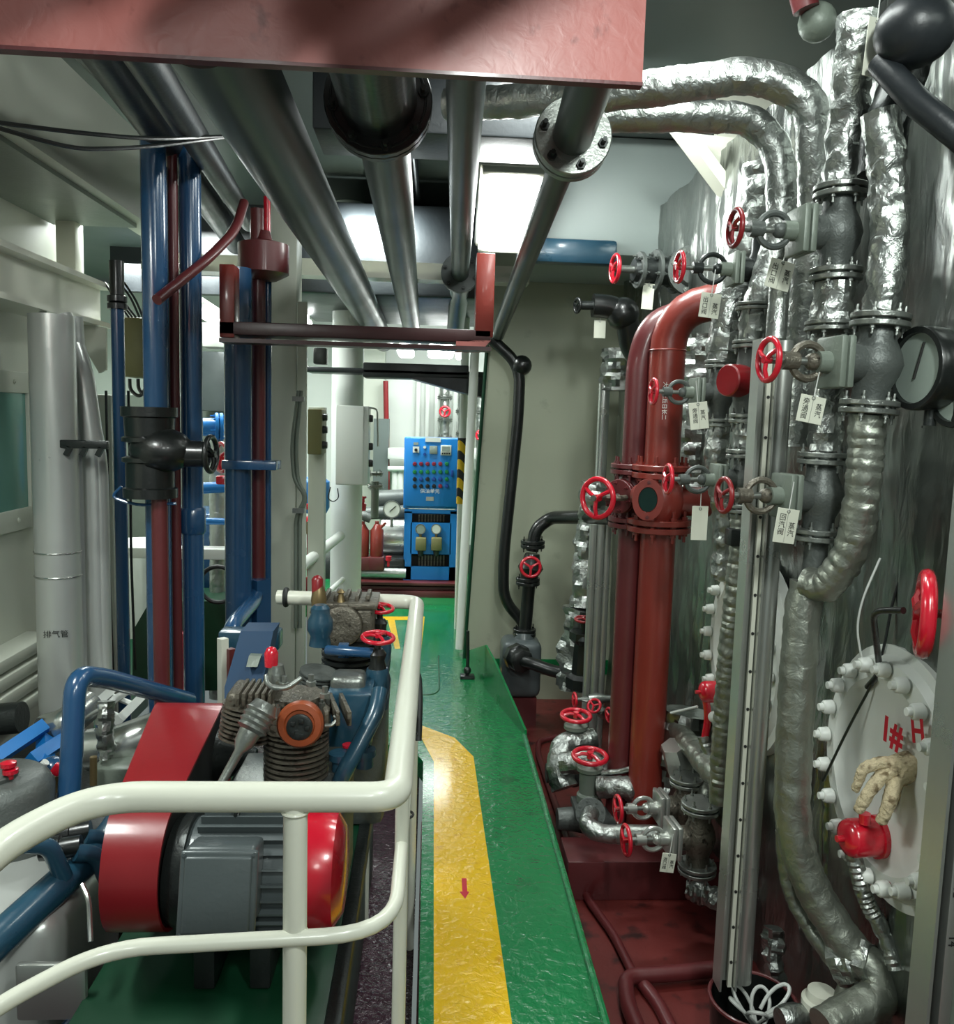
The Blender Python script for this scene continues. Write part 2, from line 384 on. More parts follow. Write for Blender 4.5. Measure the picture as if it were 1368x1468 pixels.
# low tank top on the right, with a raised beam across it
struct('floor_2', MB().box((1.3, 2.9, LOW - .05), (1.9, 5.6, .1)), 'deck_red')
b = MB(); p0, p1 = PZ(815, 1236, LOW + .16), PZ(1050, 1240, LOW + .16)
b.box(((p0.x + 1.3) / 2, p0.y + .1, LOW + .08), (1.3 - p0.x, .2, .16), None, .004)
struct('trim_7', b, 'red_oxide_dark')
# bilge on the left of the walkway
struct('floor_3', MB().box((-.95, 2.0, LOW - .05), (1.86, 6.0, .1)), 'wet_bilge')
b = MB(); b.box((-.36, 1.9, -.19), (.55, 1.9, .03)); b.b.free(); 
b = MB(); b.box(((l1.x + l2.x) / 2 + .01, 1.9, -.15), (.03, 2.9, .14)); struct('trim_8', b, 'red_oxide_dark')
# plain deck of the far room
struct('floor_4', MB().box((-.4, 9.6, -.06), (8.0, 5.0, .12)), 'floor_green')
struct('floor_5', MB().box((-2.6, 4.9, -.34), (1.44, 4.4, .12)), 'machine_green')
# grey bulkhead on the right of the passage (a sloping plate)
wl, wt = P(668, 946, 5.5), P(703, 470, 5.5)
wtop = wl + (wt - wl) * ((3.1 - wl.z) / (wt.z - wl.z)); wbot = wl + (wt - wl) * ((LOW - wl.z) / (wt.z - wl.z))
b = MB(); b.prism([wbot, V((1.7, wbot.y, LOW)), V((1.7, wtop.y, 3.1)), wtop], (0, .10, 0))
struct('wall_right', b, 'grey_wall')
b = MB(); b.tube([wl + V((-.012, 0, 0)), wt + V((-.012, 0, 0))], .012, 8); struct('trim_9', b, 'machine_green')
# walls of the far room and of the left side
b = MB(); b.box((-.5, 10.2, 1.45), (8.0, .1, 3.2)); struct('wall_back', b, 'white')
b = MB()
x0, x1 = P(600, 560, 10.1).x, P(690, 560, 10.1).x; z1, z0 = P(640, 545, 10.1).z, P(640, 830, 10.1).z
k = 0
while x0 + k * .11 < x1:
    b.box((x0 + k * .11, 10.11, (z0 + z1) / 2), (.055, .08, z1 - z0), None, .012); k += 1
struct('trim_10', b, 'white', 40)
struct('wall_left', MB().box((-2.02, 2.85, 1.3), (.1, 4.2, 3.4)), 'pale_wall')
struct('wall_corner', MB().box((-3.2, 4.97, 1.3), (2.4, .06, 3.4)), 'pale_wall')
struct('wall_side', MB().box((-4.2, 7.5, 1.3), (.1, 5.4, 3.4)), 'white')
struct('wall_far_right', MB().box((3.0, 7.5, 1.3), (.1, 5.4, 3.4)), 'pale_wall')
struct('wall_outer', MB().box((2.4, 2.9, 1.3), (.1, 5.6, 3.4)), 'pale_wall')
struct('ceiling', MB().box((-.6, 4.2, 3.15), (7.6, 12.6, .1)), 'ceiling_grey')
# window in the left wall
pa, pb = P(0, 562, 3.72), P(50, 736, 4.05)
zt, zb = P(20, 562, 3.85).z, P(20, 738, 3.85).z
b = MB(); b.box((-1.962, 3.4, (zt + zb) / 2), (.012, 1.6, zt - zb)); win = struct('window_1', b, 'teal_glass')
b = MB()
for zz in (zt + .05, zb - .05): b.box((-1.955, 3.4, zz), (.03, 1.7, .10), None, .006)
b.box((-1.955, 4.22, (zt + zb) / 2), (.03, .07, zt - zb + .2), None, .006); fr = put('window_frame', b, 'pale_wall', win)
for i in range(6):
    for zz in (zt + .05, zb - .05): bolts(fr, V((-1.94, 2.9 + i * .23, zz)), (1, 0, 0), 0, 1, .012, .012, 'pale_wall')
# ledge with ribs under the window
b = MB(); zl = P(30, 942, 3.7).z
for k in range(4): b.box((-1.90, 3.2, zl - .03 - k * .075), (.14 + k * .02, 1.9, .06), None, .01)
struct('trim_11', b, 'pale_wall')
# overhead girders on the left
b = MB(); b.box((-1.52, 2.6, 2.77), (.05, 4.6, .42)); b.box((-1.55, 2.6, 2.57), (.14, 4.6, .03)); struct('trim_12', b, 'pale_wall')
b = MB(); b.box((-1.75, 3.2, 2.55), (.42, 2.7, .03)); struct('trim_13', b, 'green_grey')
pa = P(145, 466, 4.3)
b = MB(); b.box((-1.80, 2.9, pa.z + .12), (.10, 3.4, .20)); b.box((-1.79, 2.9, pa.z + .02), (.22, 3.4, .025)); b.box((-1.79, 2.9, pa.z + .22), (.22, 3.4, .025)); struct('trim_14', b, 'cream')
b = MB(); g = [P(112, 462, 4.4), P(152, 470, 4.4), P(152, 530, 4.4), P(142, 535, 4.4), P(116, 490, 4.4)]; b.prism(g, (0, .02, 0)); struct('trim_15', b, 'cream')
b = MB(); b.box((-1.86, 4.5, 1.2), (.10, .10, 3.0), None, .01); struct('trim_16', b, 'cream')
# overhead deck beams across the passage
b = MB(); z = P(500, 398, 5.0).z
b.box((-.55, 5.02, z + .05), (2.2, .04, .10)); b.box((-.55, 5.0, z + .01), (2.2, .14, .03)); struct('trim_17', b, 'cream')
b = MB(); b.box((-.2, 6.4, 2.85), (3.4, .12, .5)); b.box((-.2, 8.2, 2.9), (5.6, .12, .4)); struct('trim_18', b, 'dark_paint')
b = MB(); b.box((-.30, 6.1, 2.62), (1.3, 1.6, .55), None, .02); struct('trim_24', b, 'dark_paint')  # dark block added to darken the overhead, not a beam
b = MB(); b.box((.1, 3.7, 2.92), (1.2, .35, .36), None, .01); struct('trim_19', b, 'dark_paint')
# upper right: duct box under the deckhead with stiffeners and a gusset
z = P(900, 372, 4.6).z
b = MB(); b.box((1.15, 5.0, (z + 3.1) / 2), (1.2, .95, 3.1 - z), None, .03); b.fbox(880, -80, 1240, 196, 4.2, .05); struct('trim_20', b, 'duct_grey')
b = MB(); b.fbox(742, 338, 885, 380, 4.46, .08, .02); struct('trim_21', b, 'teal_paint')
b = MB(); b.prism([P(962, 188, 3.6), P(1080, 200, 3.6), P(1085, 330, 3.6), P(1052, 308, 3.6)], (0, .02, 0)); 
b.prism([P(960, 188, 3.6), P(978, 188, 3.6), P(1066, 305, 3.6), P(1048, 308, 3.6)], (0, -.10, 0)); struct('trim_22', b, 'cream')
b = MB(); p = P(1090, 160, 3.9); b.box((p.x + .25, 3.9, 2.75), (.9, .04, .75)); struct('trim_23', b, 'cream')

# ================================================================== LAMPS
def bulkhead_lamp(c, lx, ly, label):
    t = thing('ceiling_lamp', label, 'lamp', c + V((0, 0, .0)))
    put('housing', MB().box(c + V((0, 0, .07)), (lx * 1.08, ly * 1.06, .07), None, .02), 'cream', t)
    put('diffuser', MB().box(c, (lx, ly, .09), None, .03), 'lamp_glow', t)
    return t
# lamp over the passage, tilted on the deck stiffener
c = P(732, 304, 4.25); t = thing('ceiling_lamp', 'glowing white box lamp under the deckhead beside the thin grey pipe', 'lamp', c)
M = Matrix.Rotation(math.radians(-50), 3, 'X') @ Matrix.Rotation(0.0, 3, 'Y')
put('housing', MB().box(c + M @ V((0, 0, .075)), (.33, .44, .08), M, .02), 'cream', t)
put('diffuser', MB().box(c, (.28, .38, .1), M, .035), 'lamp_glow', t)
b = MB()
for s in (-1, 1): b.box(c + M @ V((0, s * .2, .02)), (.30, .02, .09), M, .005)
put('end_clip', b, 'cream', t)
for i, (px, py, wd, lb) in enumerate(((582, 503, .16, 'leftmost of the row of far bright lamps under the red beam'), (632, 504, .26, 'widest of the row of far bright lamps under the red beam'), (659, 506, .07, 'smallest far bright lamp at the right end of the row'))):
    c = P(px, py, 8.6); b = MB(); b.box(c, (wd, .5, .11), None, .03); one('ceiling_lamp', lb, 'lamp', b, 'tube_glow', 'far ceiling lamps')
p0, p1 = P(281, 444, 6.3), P(312, 462, 6.9)
t = thing('tube_lamp', 'fluorescent tube lamp glowing between the blue pipes on the left', 'lamp', p0)
put('tube', MB().tube([p0, p1], .035, 12), 'tube_glow', t); put('housing', MB().tube([p0 + V((0, 0, .06)), p1 + V((0, 0, .06))], .05, 6), 'white', t)
b = MB(); b.ball(P(442, 463, 6.5), .03, 12); b.cyl(P(442, 463, 6.5), P(442, 463, 6.5) + V((0, 0, .8)), .006, None, 6); one('signal_lamp', 'tiny round lamp glowing above the dark red cross beam', 'lamp', b, 'tube_glow')

# ================================================================== OVERHEAD BEAMS AND PIPES
# pink-red beam close overhead
bl, br = P(-60, 62, 1.43), P(921, 119, 1.62)
bl = bl + (bl - br) * .5
t = thing('overhead_beam', 'red oxide steel beam close overhead, lit pink on its right', 'beam', bl)  # same paint all along; the near lamp brightens its right
dx = (br - bl); b = MB(); b.prism([bl, br, br + V((0, 0, .30)), bl + V((0, 0, .30))], (0.0, .012, 0)); put('web', b, 'pink_oxide', t)
b = MB(); b.prism([bl + V((0, -.004, -.006)), br + V((0, -.004, -.006)), br + V((0, -.004, 0)), bl + V((0, -.004, 0))], (0, .022, 0)); put('lower_flange', b, 'red_oxide_dark', t)
b = MB(); pw = P(655, 105, 1.57); b.tube([pw + V((0, -.004, .0)), pw + V((-.004, -.004, .10)), pw + V((-.006, -.004, .3))], .004, 6); put('weld_seam', b, 'pink_oxide', t)
# unseen pipes added in front of the beam to cast bands of shade on it
LP = V((.60, .10, 2.75))
for i, (q0, q1, r) in enumerate((((690, -10), (520, 110), .045), ((430, -10), (285, 100), .080), ((110, -20), (-70, 75), .060))):
    e0, e1 = [LP + (P(a_[0], a_[1], 1.55) - LP) * .74 for a_ in (q0, q1)]
    struct('trim_%d' % (25 + i), MB().tube([e0 + (e0 - e1) * .9, e1 + (e1 - e0) * .25], r, 16), 'pipe_grey')
# portal frame of dark red beams below the pipes
dB = 3.6
t = thing('pipe_support_frame', 'dark red portal frame hung below the overhead pipes', 'pipe support', P(500, 500, dB))
b = MB(); p0, p1 = P(314, 462, dB), P(705, 500, dB); b.fbox(314, 460, 704, 492, dB, .14, .004); b.fbox(314, 490, 704, 497, dB - .05, .10); put('cross_beam', b, 'frame_shaded', t)
b = MB(); b.fbox(314, 378, 336, 484, dB, .10, .004); put('post', b, 'red_oxide', t)
b = MB(); b.fbox(684, 362, 707, 484, dB, .10, .004); put('post', b, 'red_oxide', t)
b = MB(); b.prism([P(654, 488, dB), P(704, 488, dB), P(690, 503, dB), P(654, 503, dB)], (0, .1, 0)); put('end_bracket', b, 'pink_oxide', t)
# second dark trunk further back
t = thing('cable_tray', 'black cable tray crossing the passage beyond the red beam', 'cable trunk', P(560, 545, 5.75))
b = MB(); b.fbox(438, 525, 700, 541, 5.75, .25, .01); b.fbox(520, 519, 672, 545, 5.75, .25, .01); put('trunk', b, 'dark_paint', t)
b = MB(); b.prism([P(585, 541, 5.75), P(700, 541, 5.75), P(700, 571, 5.75), P(660, 562, 5.75)], (0, .25, 0)); put('slanted_tray', b, 'dark_paint', t)
b = MB(); b.fbox(449, 498, 468, 522, 5.75, .1, .01); put('junction_box', b, 'black', t)
# pipes running along the passage under the deckhead
pA0 = P(335, 105, 1.80); pA1 = P(535, 463, 6.4)
foilA = pipe('overhead_pipe', 'widest grey pipe overhead, running from top left to the far beam', [pA0 - (pA1 - pA0) * .056, pA1 + (pA1 - pA0) * .35], .092, 'pipe_grey', seg=32)
pB0, pB1 = P(543, 148, 2.10), P(590, 470, 7.0)
dBp = (pB1 - pB0).normalized()
t = thing('overhead_pipe', 'grey overhead pipe with the big dark bolted flange at its near end', 'pipe', pB0)
put('pipe_run', MB().tube([pB0, pB1 + dBp * 1.5], .07, 30), 'pipe_grey', t)
put('near_pipe', MB().tube([pB0 - dBp * .50 + V((-.01, 0, .01)), pB0], .092, 30), 'black', t)
fl = flange(t, pB0, dBp, .128, .026, .006, 'black', 0); bolts(fl, pB0, dBp, .108, 8, .014, .075, 'dark_steel', .6)
put('gasket_edge', MB().torus(pB0 - dBp * .028, dBp, .112, .004, 30, 6), 'dark_steel', t)
pC0, pC1 = P(668, 120, 2.05), P(660, 392, 4.7); dC = (pC1 - pC0).normalized()
t = thing('overhead_pipe', 'middle overhead grey pipe ending in a flange left of the glowing lamp', 'pipe', pC0)
put('pipe_run', MB().tube([pC0 - dC * .35, pC1], .047, 28), 'pipe_grey', t)
fl = flange(t, pC1, dC, .105, .024, .006, 'pipe_grey', 0); bolts(fl, pC1, dC, .085, 6, .013, .07, 'dark_steel')
put('far_pipe', MB().tube([pC1, pC1 + dC * .6, P(652, 480, 6.2)], .06, 20, .2), 'pipe_grey', t)
pD0, pD1 = P(820, 200, 2.25), P(714, 480, 5.28); dD = (pD1 - pD0).normalized()
pDn = P(852, 100, 1.86)
t = thing('overhead_pipe', 'rightmost overhead pipe with a worn silver flange, below the pink beam end', 'pipe', pD0)
put('pipe_run', MB().tube([pD0, pD1], .040, 24), 'pipe_grey', t)
put('near_pipe', MB().tube([pDn + (pDn - pD0) * .25, pD0], .052, 24), 'pipe_grey', t)
fl = put('flange', MB().lathe(pD0 - dD * .03, dD, [(0, .097), (.003, .1), (.024, .1), (.026, .09), (.032, .09), (.034, .1), (.056, .1)], 36), 'flange_steel', t)
bolts(fl, pD0, dD, .078, 6, .013, .08, 'dark_steel', .25)
# shorter dark pipes and trunks high on the left
for px, py, d0, px2, py2, d1, r, m, lb in ((205, 80, 2.3, 345, 300, 4.6, .05, 'dark_paint', 'dark pipe high on the left next to the widest grey pipe'),
                                           (160, 85, 2.6, 325, 330, 5.6, .07, 'dark_paint', 'dark trunk pipe high on the left over the blue risers'),
                                           (120, 75, 2.5, 300, 260, 4.5, .03, 'pipe_grey', 'thin grey pipe high on the left below the cream girder')):
    p, q = P(px, py, d0), P(px2, py2, d1); pipe('overhead_pipe', lb, [p - (q - p) * .3, q + (q - p) * .2], r, m)
for i, (x, lb) in enumerate(((-.25, 'dark cable bundle overhead between the two grey pipes'), (.34, 'dark cable bundle overhead above the thin right pipe'))):
    b = MB()
    for k in range(4): b.tube([(x + k * .035, 2.4, 2.98 + .02 * (k % 2)), (x + .05 + k * .03, 5.0, 2.95), (x + .05 + k * .035, 9.0, 2.9)], .014, 8, .4)
    one('cable_bundle', lb, 'cable', b, 'black')
# two slack cables crossing top left
for pts, lb in (([(-30, 172, 2.2), (90, 188, 2.4), (215, 200, 2.7), (330, 195, 3.2)], 'upper slack black cable crossing the top left'),
                ([(-30, 175, 2.2), (40, 196, 2.3), (110, 214, 2.45), (200, 212, 2.7), (330, 196, 3.2)], 'lower slack black cable sagging across the top left')):
    one('cable', lb, 'cable', MB().tube([P(*q) for q in pts], .006, 8, .3), 'black')

# ================================================================== BOILER AND ITS CLADDING (right)
XB = 1.15
t = thing('boiler', 'large boiler clad in wrinkled silver foil on the right', 'boiler', (1.5, 3.2, LOW))
def foil_face(b, y0, y1, z0, z1, x, ny, nz, amp=.016, bow=0.0):
    g = []
    for j in range(nz + 1):
        row = []
        for i in range(ny + 1):
            yy, zz = y0 + (y1 - y0) * i / ny, z0 + (z1 - z0) * j / nz
            v = V((yy, zz, 0))
            dx = amp * noise.noise(V((yy * 5, zz * 1.3, 1))) + amp * .7 * noise.noise(V((yy * 17, zz * 3.5, 4))) + amp * .35 * noise.noise(V((yy * 40, zz * 14, 9)))
            row.append(b.b.verts.new((x + dx, yy, zz)))
        g.append(row)
    for j in range(nz):
        for i in range(ny): b.b.faces.new((g[j][i], g[j + 1][i], g[j + 1][i + 1], g[j][i + 1]))
b = MB(); foil_face(b, .9, 5.3, LOW, 2.75, XB + .04, 190, 110); put('foil_cladding', b, 'foil_wall', t, None, 24, False)
b = MB(); b.box((1.62, 3.1, (LOW + 2.74) / 2), (.8, 4.4, 2.74 - LOW)); put('shell', b, 'foil_wall', t)
def manhole(c, R, nb, label):
    m = thing('manhole_cover', label, 'hatch', c - V((0, 0, R)))
    b = MB(); b.lathe(c + V((.03, 0, 0)), (-1, 0, 0), [(0, R * 1.08), (.035, R * 1.08), (.04, R), (.06, R - .012), (.065, R * .80), (.05, R * .74), (.05, .01)], 48); put('cover_plate', b, 'white', m)
    for k in range(nb):
        a = 2 * PI * k / nb; p = c + V((-.035, math.cos(a) * R * .9, math.sin(a) * R * .9))
        q = MB(); q.cyl(p, p + V((-.030, 0, 0)), .021, .019, 12, .004); q.lathe(p + V((-.028, 0, 0)), (-1, 0, 0), [(0, .011), (.014, .010)], 10); put('cap_nut', q, 'white', m)
    return m
mc1 = P(1322, 1110, 1.96); mc1.x = XB + .03
m1 = manhole(mc1, .30, 20, 'white bolted round hatch marked in red on the boiler, near the glove')
lettering('1#', PX(1278, 1052, XB - .024), (0, -1, .0), (0, 0, 1), .085, 'red_ink', m1, 'lettering', 1, .003)
lettering('H', PX(1316, 1050, XB - .024), (0, -1, .3), (0, .3, 1), .075, 'red_ink', m1, 'lettering', 1, .002)
mc2 = P(1072, 935, 2.86); mc2.x = XB - .0
manhole(mc2, .33, 20, 'white bolted round hatch seen edge-on behind the steel channel')

# ------------------------------------------------------------------ foil-wrapped steam pipes and their valves
FLR = [(0, 0)]
def col(px, py0, py1, d):
    a, b_ = P(px, py0, d), P(px, py1, d); x = P(px, (py0 + py1) / 2, d).x
    return V((x, d, a.z)), V((x, d, b_.z))
# arch pipes coming from the left
foilpipe('upper foil-wrapped arch pipe bending down at the top right', [P(640, 150, 2.75), P(700, 148, 2.7), P(900, 132, 2.5), P(1085, 105, 2.42), P(1165, 140, 2.4), P(1172, 300, 2.4), P(1158, 430, 2.4), P(1150, 520, 2.4), P(1142, 640, 2.4)], .049, .28)
foilpipe('lower foil-wrapped arch pipe bending down beside the upper arch', [P(860, 168, 2.75), P(960, 166, 2.7), P(1080, 170, 2.65), P(1118, 215, 2.63), P(1122, 330, 2.62), P(1092, 420, 2.62), P(1086, 442, 2.62)], .046, .22)
foilpipe('bulging foil-wrapped pipe end behind the lower arch', [P(1095, 235, 2.9), P(1092, 300, 2.9), P(1058, 400, 2.9), P(1040, 510, 2.85)], .065, .1, wr=.22)
# riser nearest (R1)
f1, f2 = P(1262, 460, 1.98), P(1246, 584, 1.98)
foilpipe('foil-wrapped riser above the right bolted tee, crinkled silver', [P(1262, 160, 1.98), P(1272, 230, 1.98), P(1276, 330, 1.98), P(1268, 420, 1.98), f1 + V((0, 0, .02))], .042, .1, wr=.2)
mid = (f1 + f2) / 2
valve('bypass_valve', 'steam valve with glossy red handwheel in front of the steel channel top', mid, f1 - f2, (-1, -.12, 0), (f1 - f2).length / 2, .043, .068, .155, .048, yoke='cast_brown')
foilpipe('foil-taped pipe curving down left from the right bolted tee', [f2 - V((0, 0, .02)), P(1242, 620, 1.98), P(1240, 680, 1.98), P(1224, 790, 2.0), P(1185, 842, 2.05), P(1160, 836, 2.1)], .041, .10, band=.09, bf=.03, m='foil_tape')
# riser R2
q1, q2, q3, q4 = P(1205, 275, 2.15), P(1198, 394, 2.15), P(1181, 657, 2.15), P(1172, 766, 2.15)
foilpipe('dark foil-wrapped riser under the blank tag at the top right', [P(1228, 20, 2.1), P(1222, 120, 2.12), P(1212, 190, 2.15), q1 + V((0, 0, .02))], .046, .1, wr=.2)
foilpipe('dark pipe leaning down from the top right corner to the risers', [P(1318, 40, 2.0), P(1290, 130, 2.02), P(1268, 190, 2.02), P(1262, 250, 2.02)], .05, .1, m='dark_steel')
valve('outlet_valve', 'topmost steam valve, dull dark red handwheel at the foot of the arch pipes', (q1 + q2) / 2, q1 - q2, (-1, -.05, 0), (q1 - q2).length / 2, .04, .066, .16, .044, body='cast_grey', wheel='guard_red')
q2b = P(1192, 468, 2.15)
foilpipe('short foil-wrapped spool between two bolted flanges right of the outlet tag', [q2 - V((0, 0, .02)), q2b], .048, 0, wr=.22, fl=[(q2b, (0, 0, 1), .066)])
foilpipe('dark foil-wrapped pipe behind the paper tag for the bypass valve', [q2b - V((0, 0, .03)), q3 + V((0, 0, .02))], .042, 0, wr=.2)
valve('return_valve', 'steam valve whose dark red handwheel overlaps the steel channel', (q3 + q4) / 2, q3 - q4, (-1, -.12, 0), (q3 - q4).length / 2, .04, .066, .16, .043, wheel='guard_red', yoke='cast_brown')
pipe('pipe_stub', 'bare grey pipe stub under the lowest right flange', [q4 - V((0, 0, .02)), P(1166, 830, 2.15)], .03, 'cast_grey')
# riser R3
s1, s2, s3, s4, s5 = P(1083, 440, 2.62), P(1079, 494, 2.62), P(1073, 600, 2.62), P(1068, 650, 2.62), P(1065, 728, 2.62)
foilpipe('short foil-wrapped spool left of the steel channel top', [s1, s2], .044, 0, wr=.2, fl=[(s1, (0, 0, 1), .060), (s2, (0, 0, 1), .062)])
t = thing('check_valve', 'grey check valve with a round dark red cap left of the channel', 'valve', s3)
m_ = (s2 + s3) / 2
b = MB(); b.lathe(s3, s2 - s3, [(0, .04), (.05, .05), (.11, .055), (.17, .045), ((s2 - s3).length, .04)], 20); put('body', b, 'cast_grey', t)
dd = V((-.9, -.43, 0)).normalized(); b = MB(); b.cyl(m_, m_ + dd * .10, .052, .050, 26, .004); put('cap', b, 'guard_red', t, 'dark red cap')
flange(t, s3, (0, 0, 1), .060, .012, .005)
foilpipe('short foil-wrapped spool under the red-capped check valve', [s3 - V((0, 0, .02)), s4 + V((0, 0, .02))], .042, 0, wr=.2)
valve('steam_valve', 'smaller steam valve with red handwheel beside the blank white tag', (s4 + s5) / 2, s4 - s5, (-1, -.02, 0), (s4 - s5).length / 2, .034, .058, .15, .044)
b = MB(); p = P(1062, 770, 2.6); b.box(p, (.085, .06, .055), None, .006); one('pipe_clamp', 'dark square clamp block under the smaller steam valve', 'clamp', b, 'dark_steel')
foilpipe('foil-taped pipe running down beside the white hatch', [s5 - V((0, 0, .02)), P(1062, 790, 2.62), P(1050, 900, 2.62), P(1040, 1000, 2.62), P(1032, 1150, 2.62)], .036, .1, band=.10, bf=.028, m='foil_tape')
# riser R4
u1, u2 = P(1034, 522, 2.85), P(1030, 606, 2.85)
foilpipe('pale foil-wrapped pipe behind the leftmost outlet tag', [P(1046, 430, 2.85), P(1040, 480, 2.85), u1], .048, 0, wr=.10)
valve('drain_valve', 'steam valve with purple-red handwheel over the big red pipe', (u1 + u2) / 2, u1 - u2, (-1, -.05, 0), (u1 - u2).length / 2, .033, .056, .14, .041)
foilpipe('crumpled foil-wrapped pipe below the valve over the red pipe', [u2, P(1026, 660, 2.85), P(1032, 700, 2.85), P(1042, 760, 2.85), P(1034, 830, 2.85)], .04, .1, wr=.2)
# upper-left valves over the red pipe
c = P(1092, 388, 2.72)
valve('outlet_valve', 'steam valve with crimson handwheel, second from the left at the top', c, (0, 0, 1), (-1, -.02, 0), .10, .036, .058, .17, .046, body='dark_steel', yoke='dark_steel', flanges=(0, 0))
# far big valve on the bulkhead
t = thing('stop_valve', 'far dark valve with bright red handwheel on the left, above the red pipe', 'valve', P(930, 430, 4.1))
c0 = P(882, 385, 4.0); ds = V((1, .12, 0)).normalized()
handwheel(t, c0, -ds, .062, .010)
b = MB(); b.cyl(c0, c0 + ds * .18, .018); put('stem', b, 'flange_steel', t)
b = MB(); b.lathe(c0 + ds * .09, ds, [(0, .05), (.05, .065), (.10, .06), (.28, .075), (.36, .08)], 20); put('body', b, 'dark_steel', t)
for kx, rr in ((.12, .085), (.20, .10), (.30, .10)): flange(t, c0 + ds * kx, ds, rr, .018, .006, 'cast_grey', 6, False)
pv = c0 + ds * .36 + V((0, -.05, 0)); b = MB(); b.lathe(pv, (0, -1, 0), [(0, .115), (.03, .115), (.035, .08), (.06, .07)], 24); o = put('end_flange', b, 'cast_grey', t); bolts(o, pv + V((0, -.03, 0)), (0, 1, 0), .095, 8, .012, .02)
b = MB(); b.tube([pv + V((0, .02, 0)), pv + V((.3, .1, 0)), pv + V((.5, .1, 0))], .07, 16, .1); put('branch_pipe', b, 'dark_steel', t)
t = thing('angle_valve', 'black angle valve with small black handwheel below the far stop valve', 'valve', P(890, 470, 4.3))
b = MB(); b.tube([P(960, 560, 4.5), P(905, 500, 4.35), P(900, 460, 4.3), P(880, 440, 4.3), P(850, 438, 4.3)], .06, 16, .12); b.ball(P(893, 450, 4.3), .085); put('body', b, 'black', t)
b = MB(); b.cyl(P(855, 438, 4.3), P(828, 438, 4.3), .022); put('stem', b, 'dark_steel', t); handwheel(t, P(828, 438, 4.3), (-1, -.3, 0), .035, .007, 'black')
flange(t, P(858, 439, 4.3), (1, 0, 0), .05, .012, .006, 'black', 4)

# ------------------------------------------------------------------ red main pipes
r1t, r1m, r1n, r1b = P(955, 470, 3.3), P(953, 668, 3.3), P(930, 758, 3.3), P(925, 1180, 3.3)
xx = P(942, 800, 3.3).x
r1 = [V((xx + .55, 3.1, P(1000, 434, 3.2).z)), V((xx, 3.3, P(955, 432, 3.3).z)), V((xx, 3.3, P(950, 668, 3.3).z))]
t = thing('red_pipe', 'thick red pipe with an elbow at its top', 'pipe', r1[2])
put('pipe_run', MB().tube(r1, .070, 28, .20), 'red_oxide', t)
for zz in (r1[1].z - .19, ):
    put('weld_bead', MB().torus((xx, 3.3, zz), (0, 0, 1), .070, .004, 28, 6), 'red_oxide', t)
flange(t, (xx, 3.3, P(950, 676, 3.3).z), (0, 0, 1), .118, .022, .008, 'red_oxide', 8)
def stroke(par, pts, r, m): return put('mark', MB().tube(pts, r, 6), m, par)
lettering('\u5927\u76ee\u4e0a\u4e18\u65e5\u957f\u4e8c', V((xx - .022, 3.3 - .0695, P(938, 575, 3.3).z)), (.0, 0, -1), (.93, -.32, 0), .021, 'white_ink', t)
# sight-flow body
zb1, zb0 = P(950, 690, 3.3).z, P(935, 745, 3.3).z
t = thing('sight_glass', 'red flanged housing with an oval glass between the red pipes', 'sight glass', (xx, 3.3, zb0))
b = MB(); b.lathe((xx, 3.3, zb0), (0, 0, 1), [(0, .075), (.02, .085), ((zb1 - zb0) * .5, .10), (zb1 - zb0 - .02, .085), (zb1 - zb0, .075)], 26); b.cyl((xx, 3.3, (zb0 + zb1) / 2), (xx + .2, 3.3, (zb0 + zb1) / 2), .06); put('body', b, 'red_oxide', t)
flange(t, (xx, 3.3, P(932, 752, 3.3).z), (0, 0, 1), .128, .022, .008, 'red_oxide', 8)
pc = P(929, 716, 3.10); n = V((-.25, -1, 0)).normalized()
b = MB(); b.cyl(pc + V((.02, .16, 0)), pc, .05, .055, 20); u, v, n2 = basis(n)
rr = [[pc + n * q + (u * math.cos(2 * PI * k / 28) * a_ + v * math.sin(2 * PI * k / 28) * a_ * 1.35) for k in range(28)] for q, a_ in ((0, .058), (.02, .058), (.02, .036), (.008, .034))]
b.rings(rr); o = put('cover_flange', b, 'red_oxide', t); 
for k in (0, 1): bolts(o, pc + n * .02 + V((0, 0, (.066 if k else -.066))), n, 0, 1, .007, .012, 'red_oxide_dark')
b = MB(); b.rings([[pc + n * q + (u * math.cos(2 * PI * k / 28) * .034 + v * math.sin(2 * PI * k / 28) * .046) for k in range(28)] for q in (.006, .012)]); put('glass', b, 'window_glass', t, 'dark oval glass')
# big wheel valve left of it
t = thing('gate_valve', 'red-brown valve with the large bright red handwheel facing the walkway', 'valve', P(900, 740, 3.5))
c0 = P(857, 714, 3.25); ds = V((.72, .62, 0)).normalized()
handwheel(t, c0, -ds, .076, .011)
b = MB(); b.cyl(c0 - ds * .03, c0 + ds * .2, .012); put('stem', b, 'flange_steel', t)
b = MB(); b.torus(c0 + ds * .1, (0, 0, 1), .05, .011, 20, 8); put('yoke', b, 'cast_brown', t)
cb = c0 + ds * .24; b = MB(); b.lathe(cb - V((0, 0, .10)), (0, 0, 1), [(0, .055), (.05, .07), (.1, .08), (.15, .07), (.20, .055)], 22); b.cyl(cb, cb - ds * .1, .05); b.cyl(cb, V((xx, 3.3, (zb0 + zb1) / 2)), .055); put('body', b, 'red_oxide_dark', t)
flange(t, cb + V((0, 0, .11)), (0, 0, 1), .10, .018, .006, 'red_oxide_dark', 8); flange(t, cb - V((0, 0, .11)), (0, 0, 1), .10, .018, .006, 'red_oxide_dark', 8)
flange(t, cb - ds * .09, ds, .07, .014, .006, 'red_oxide_dark', 6)
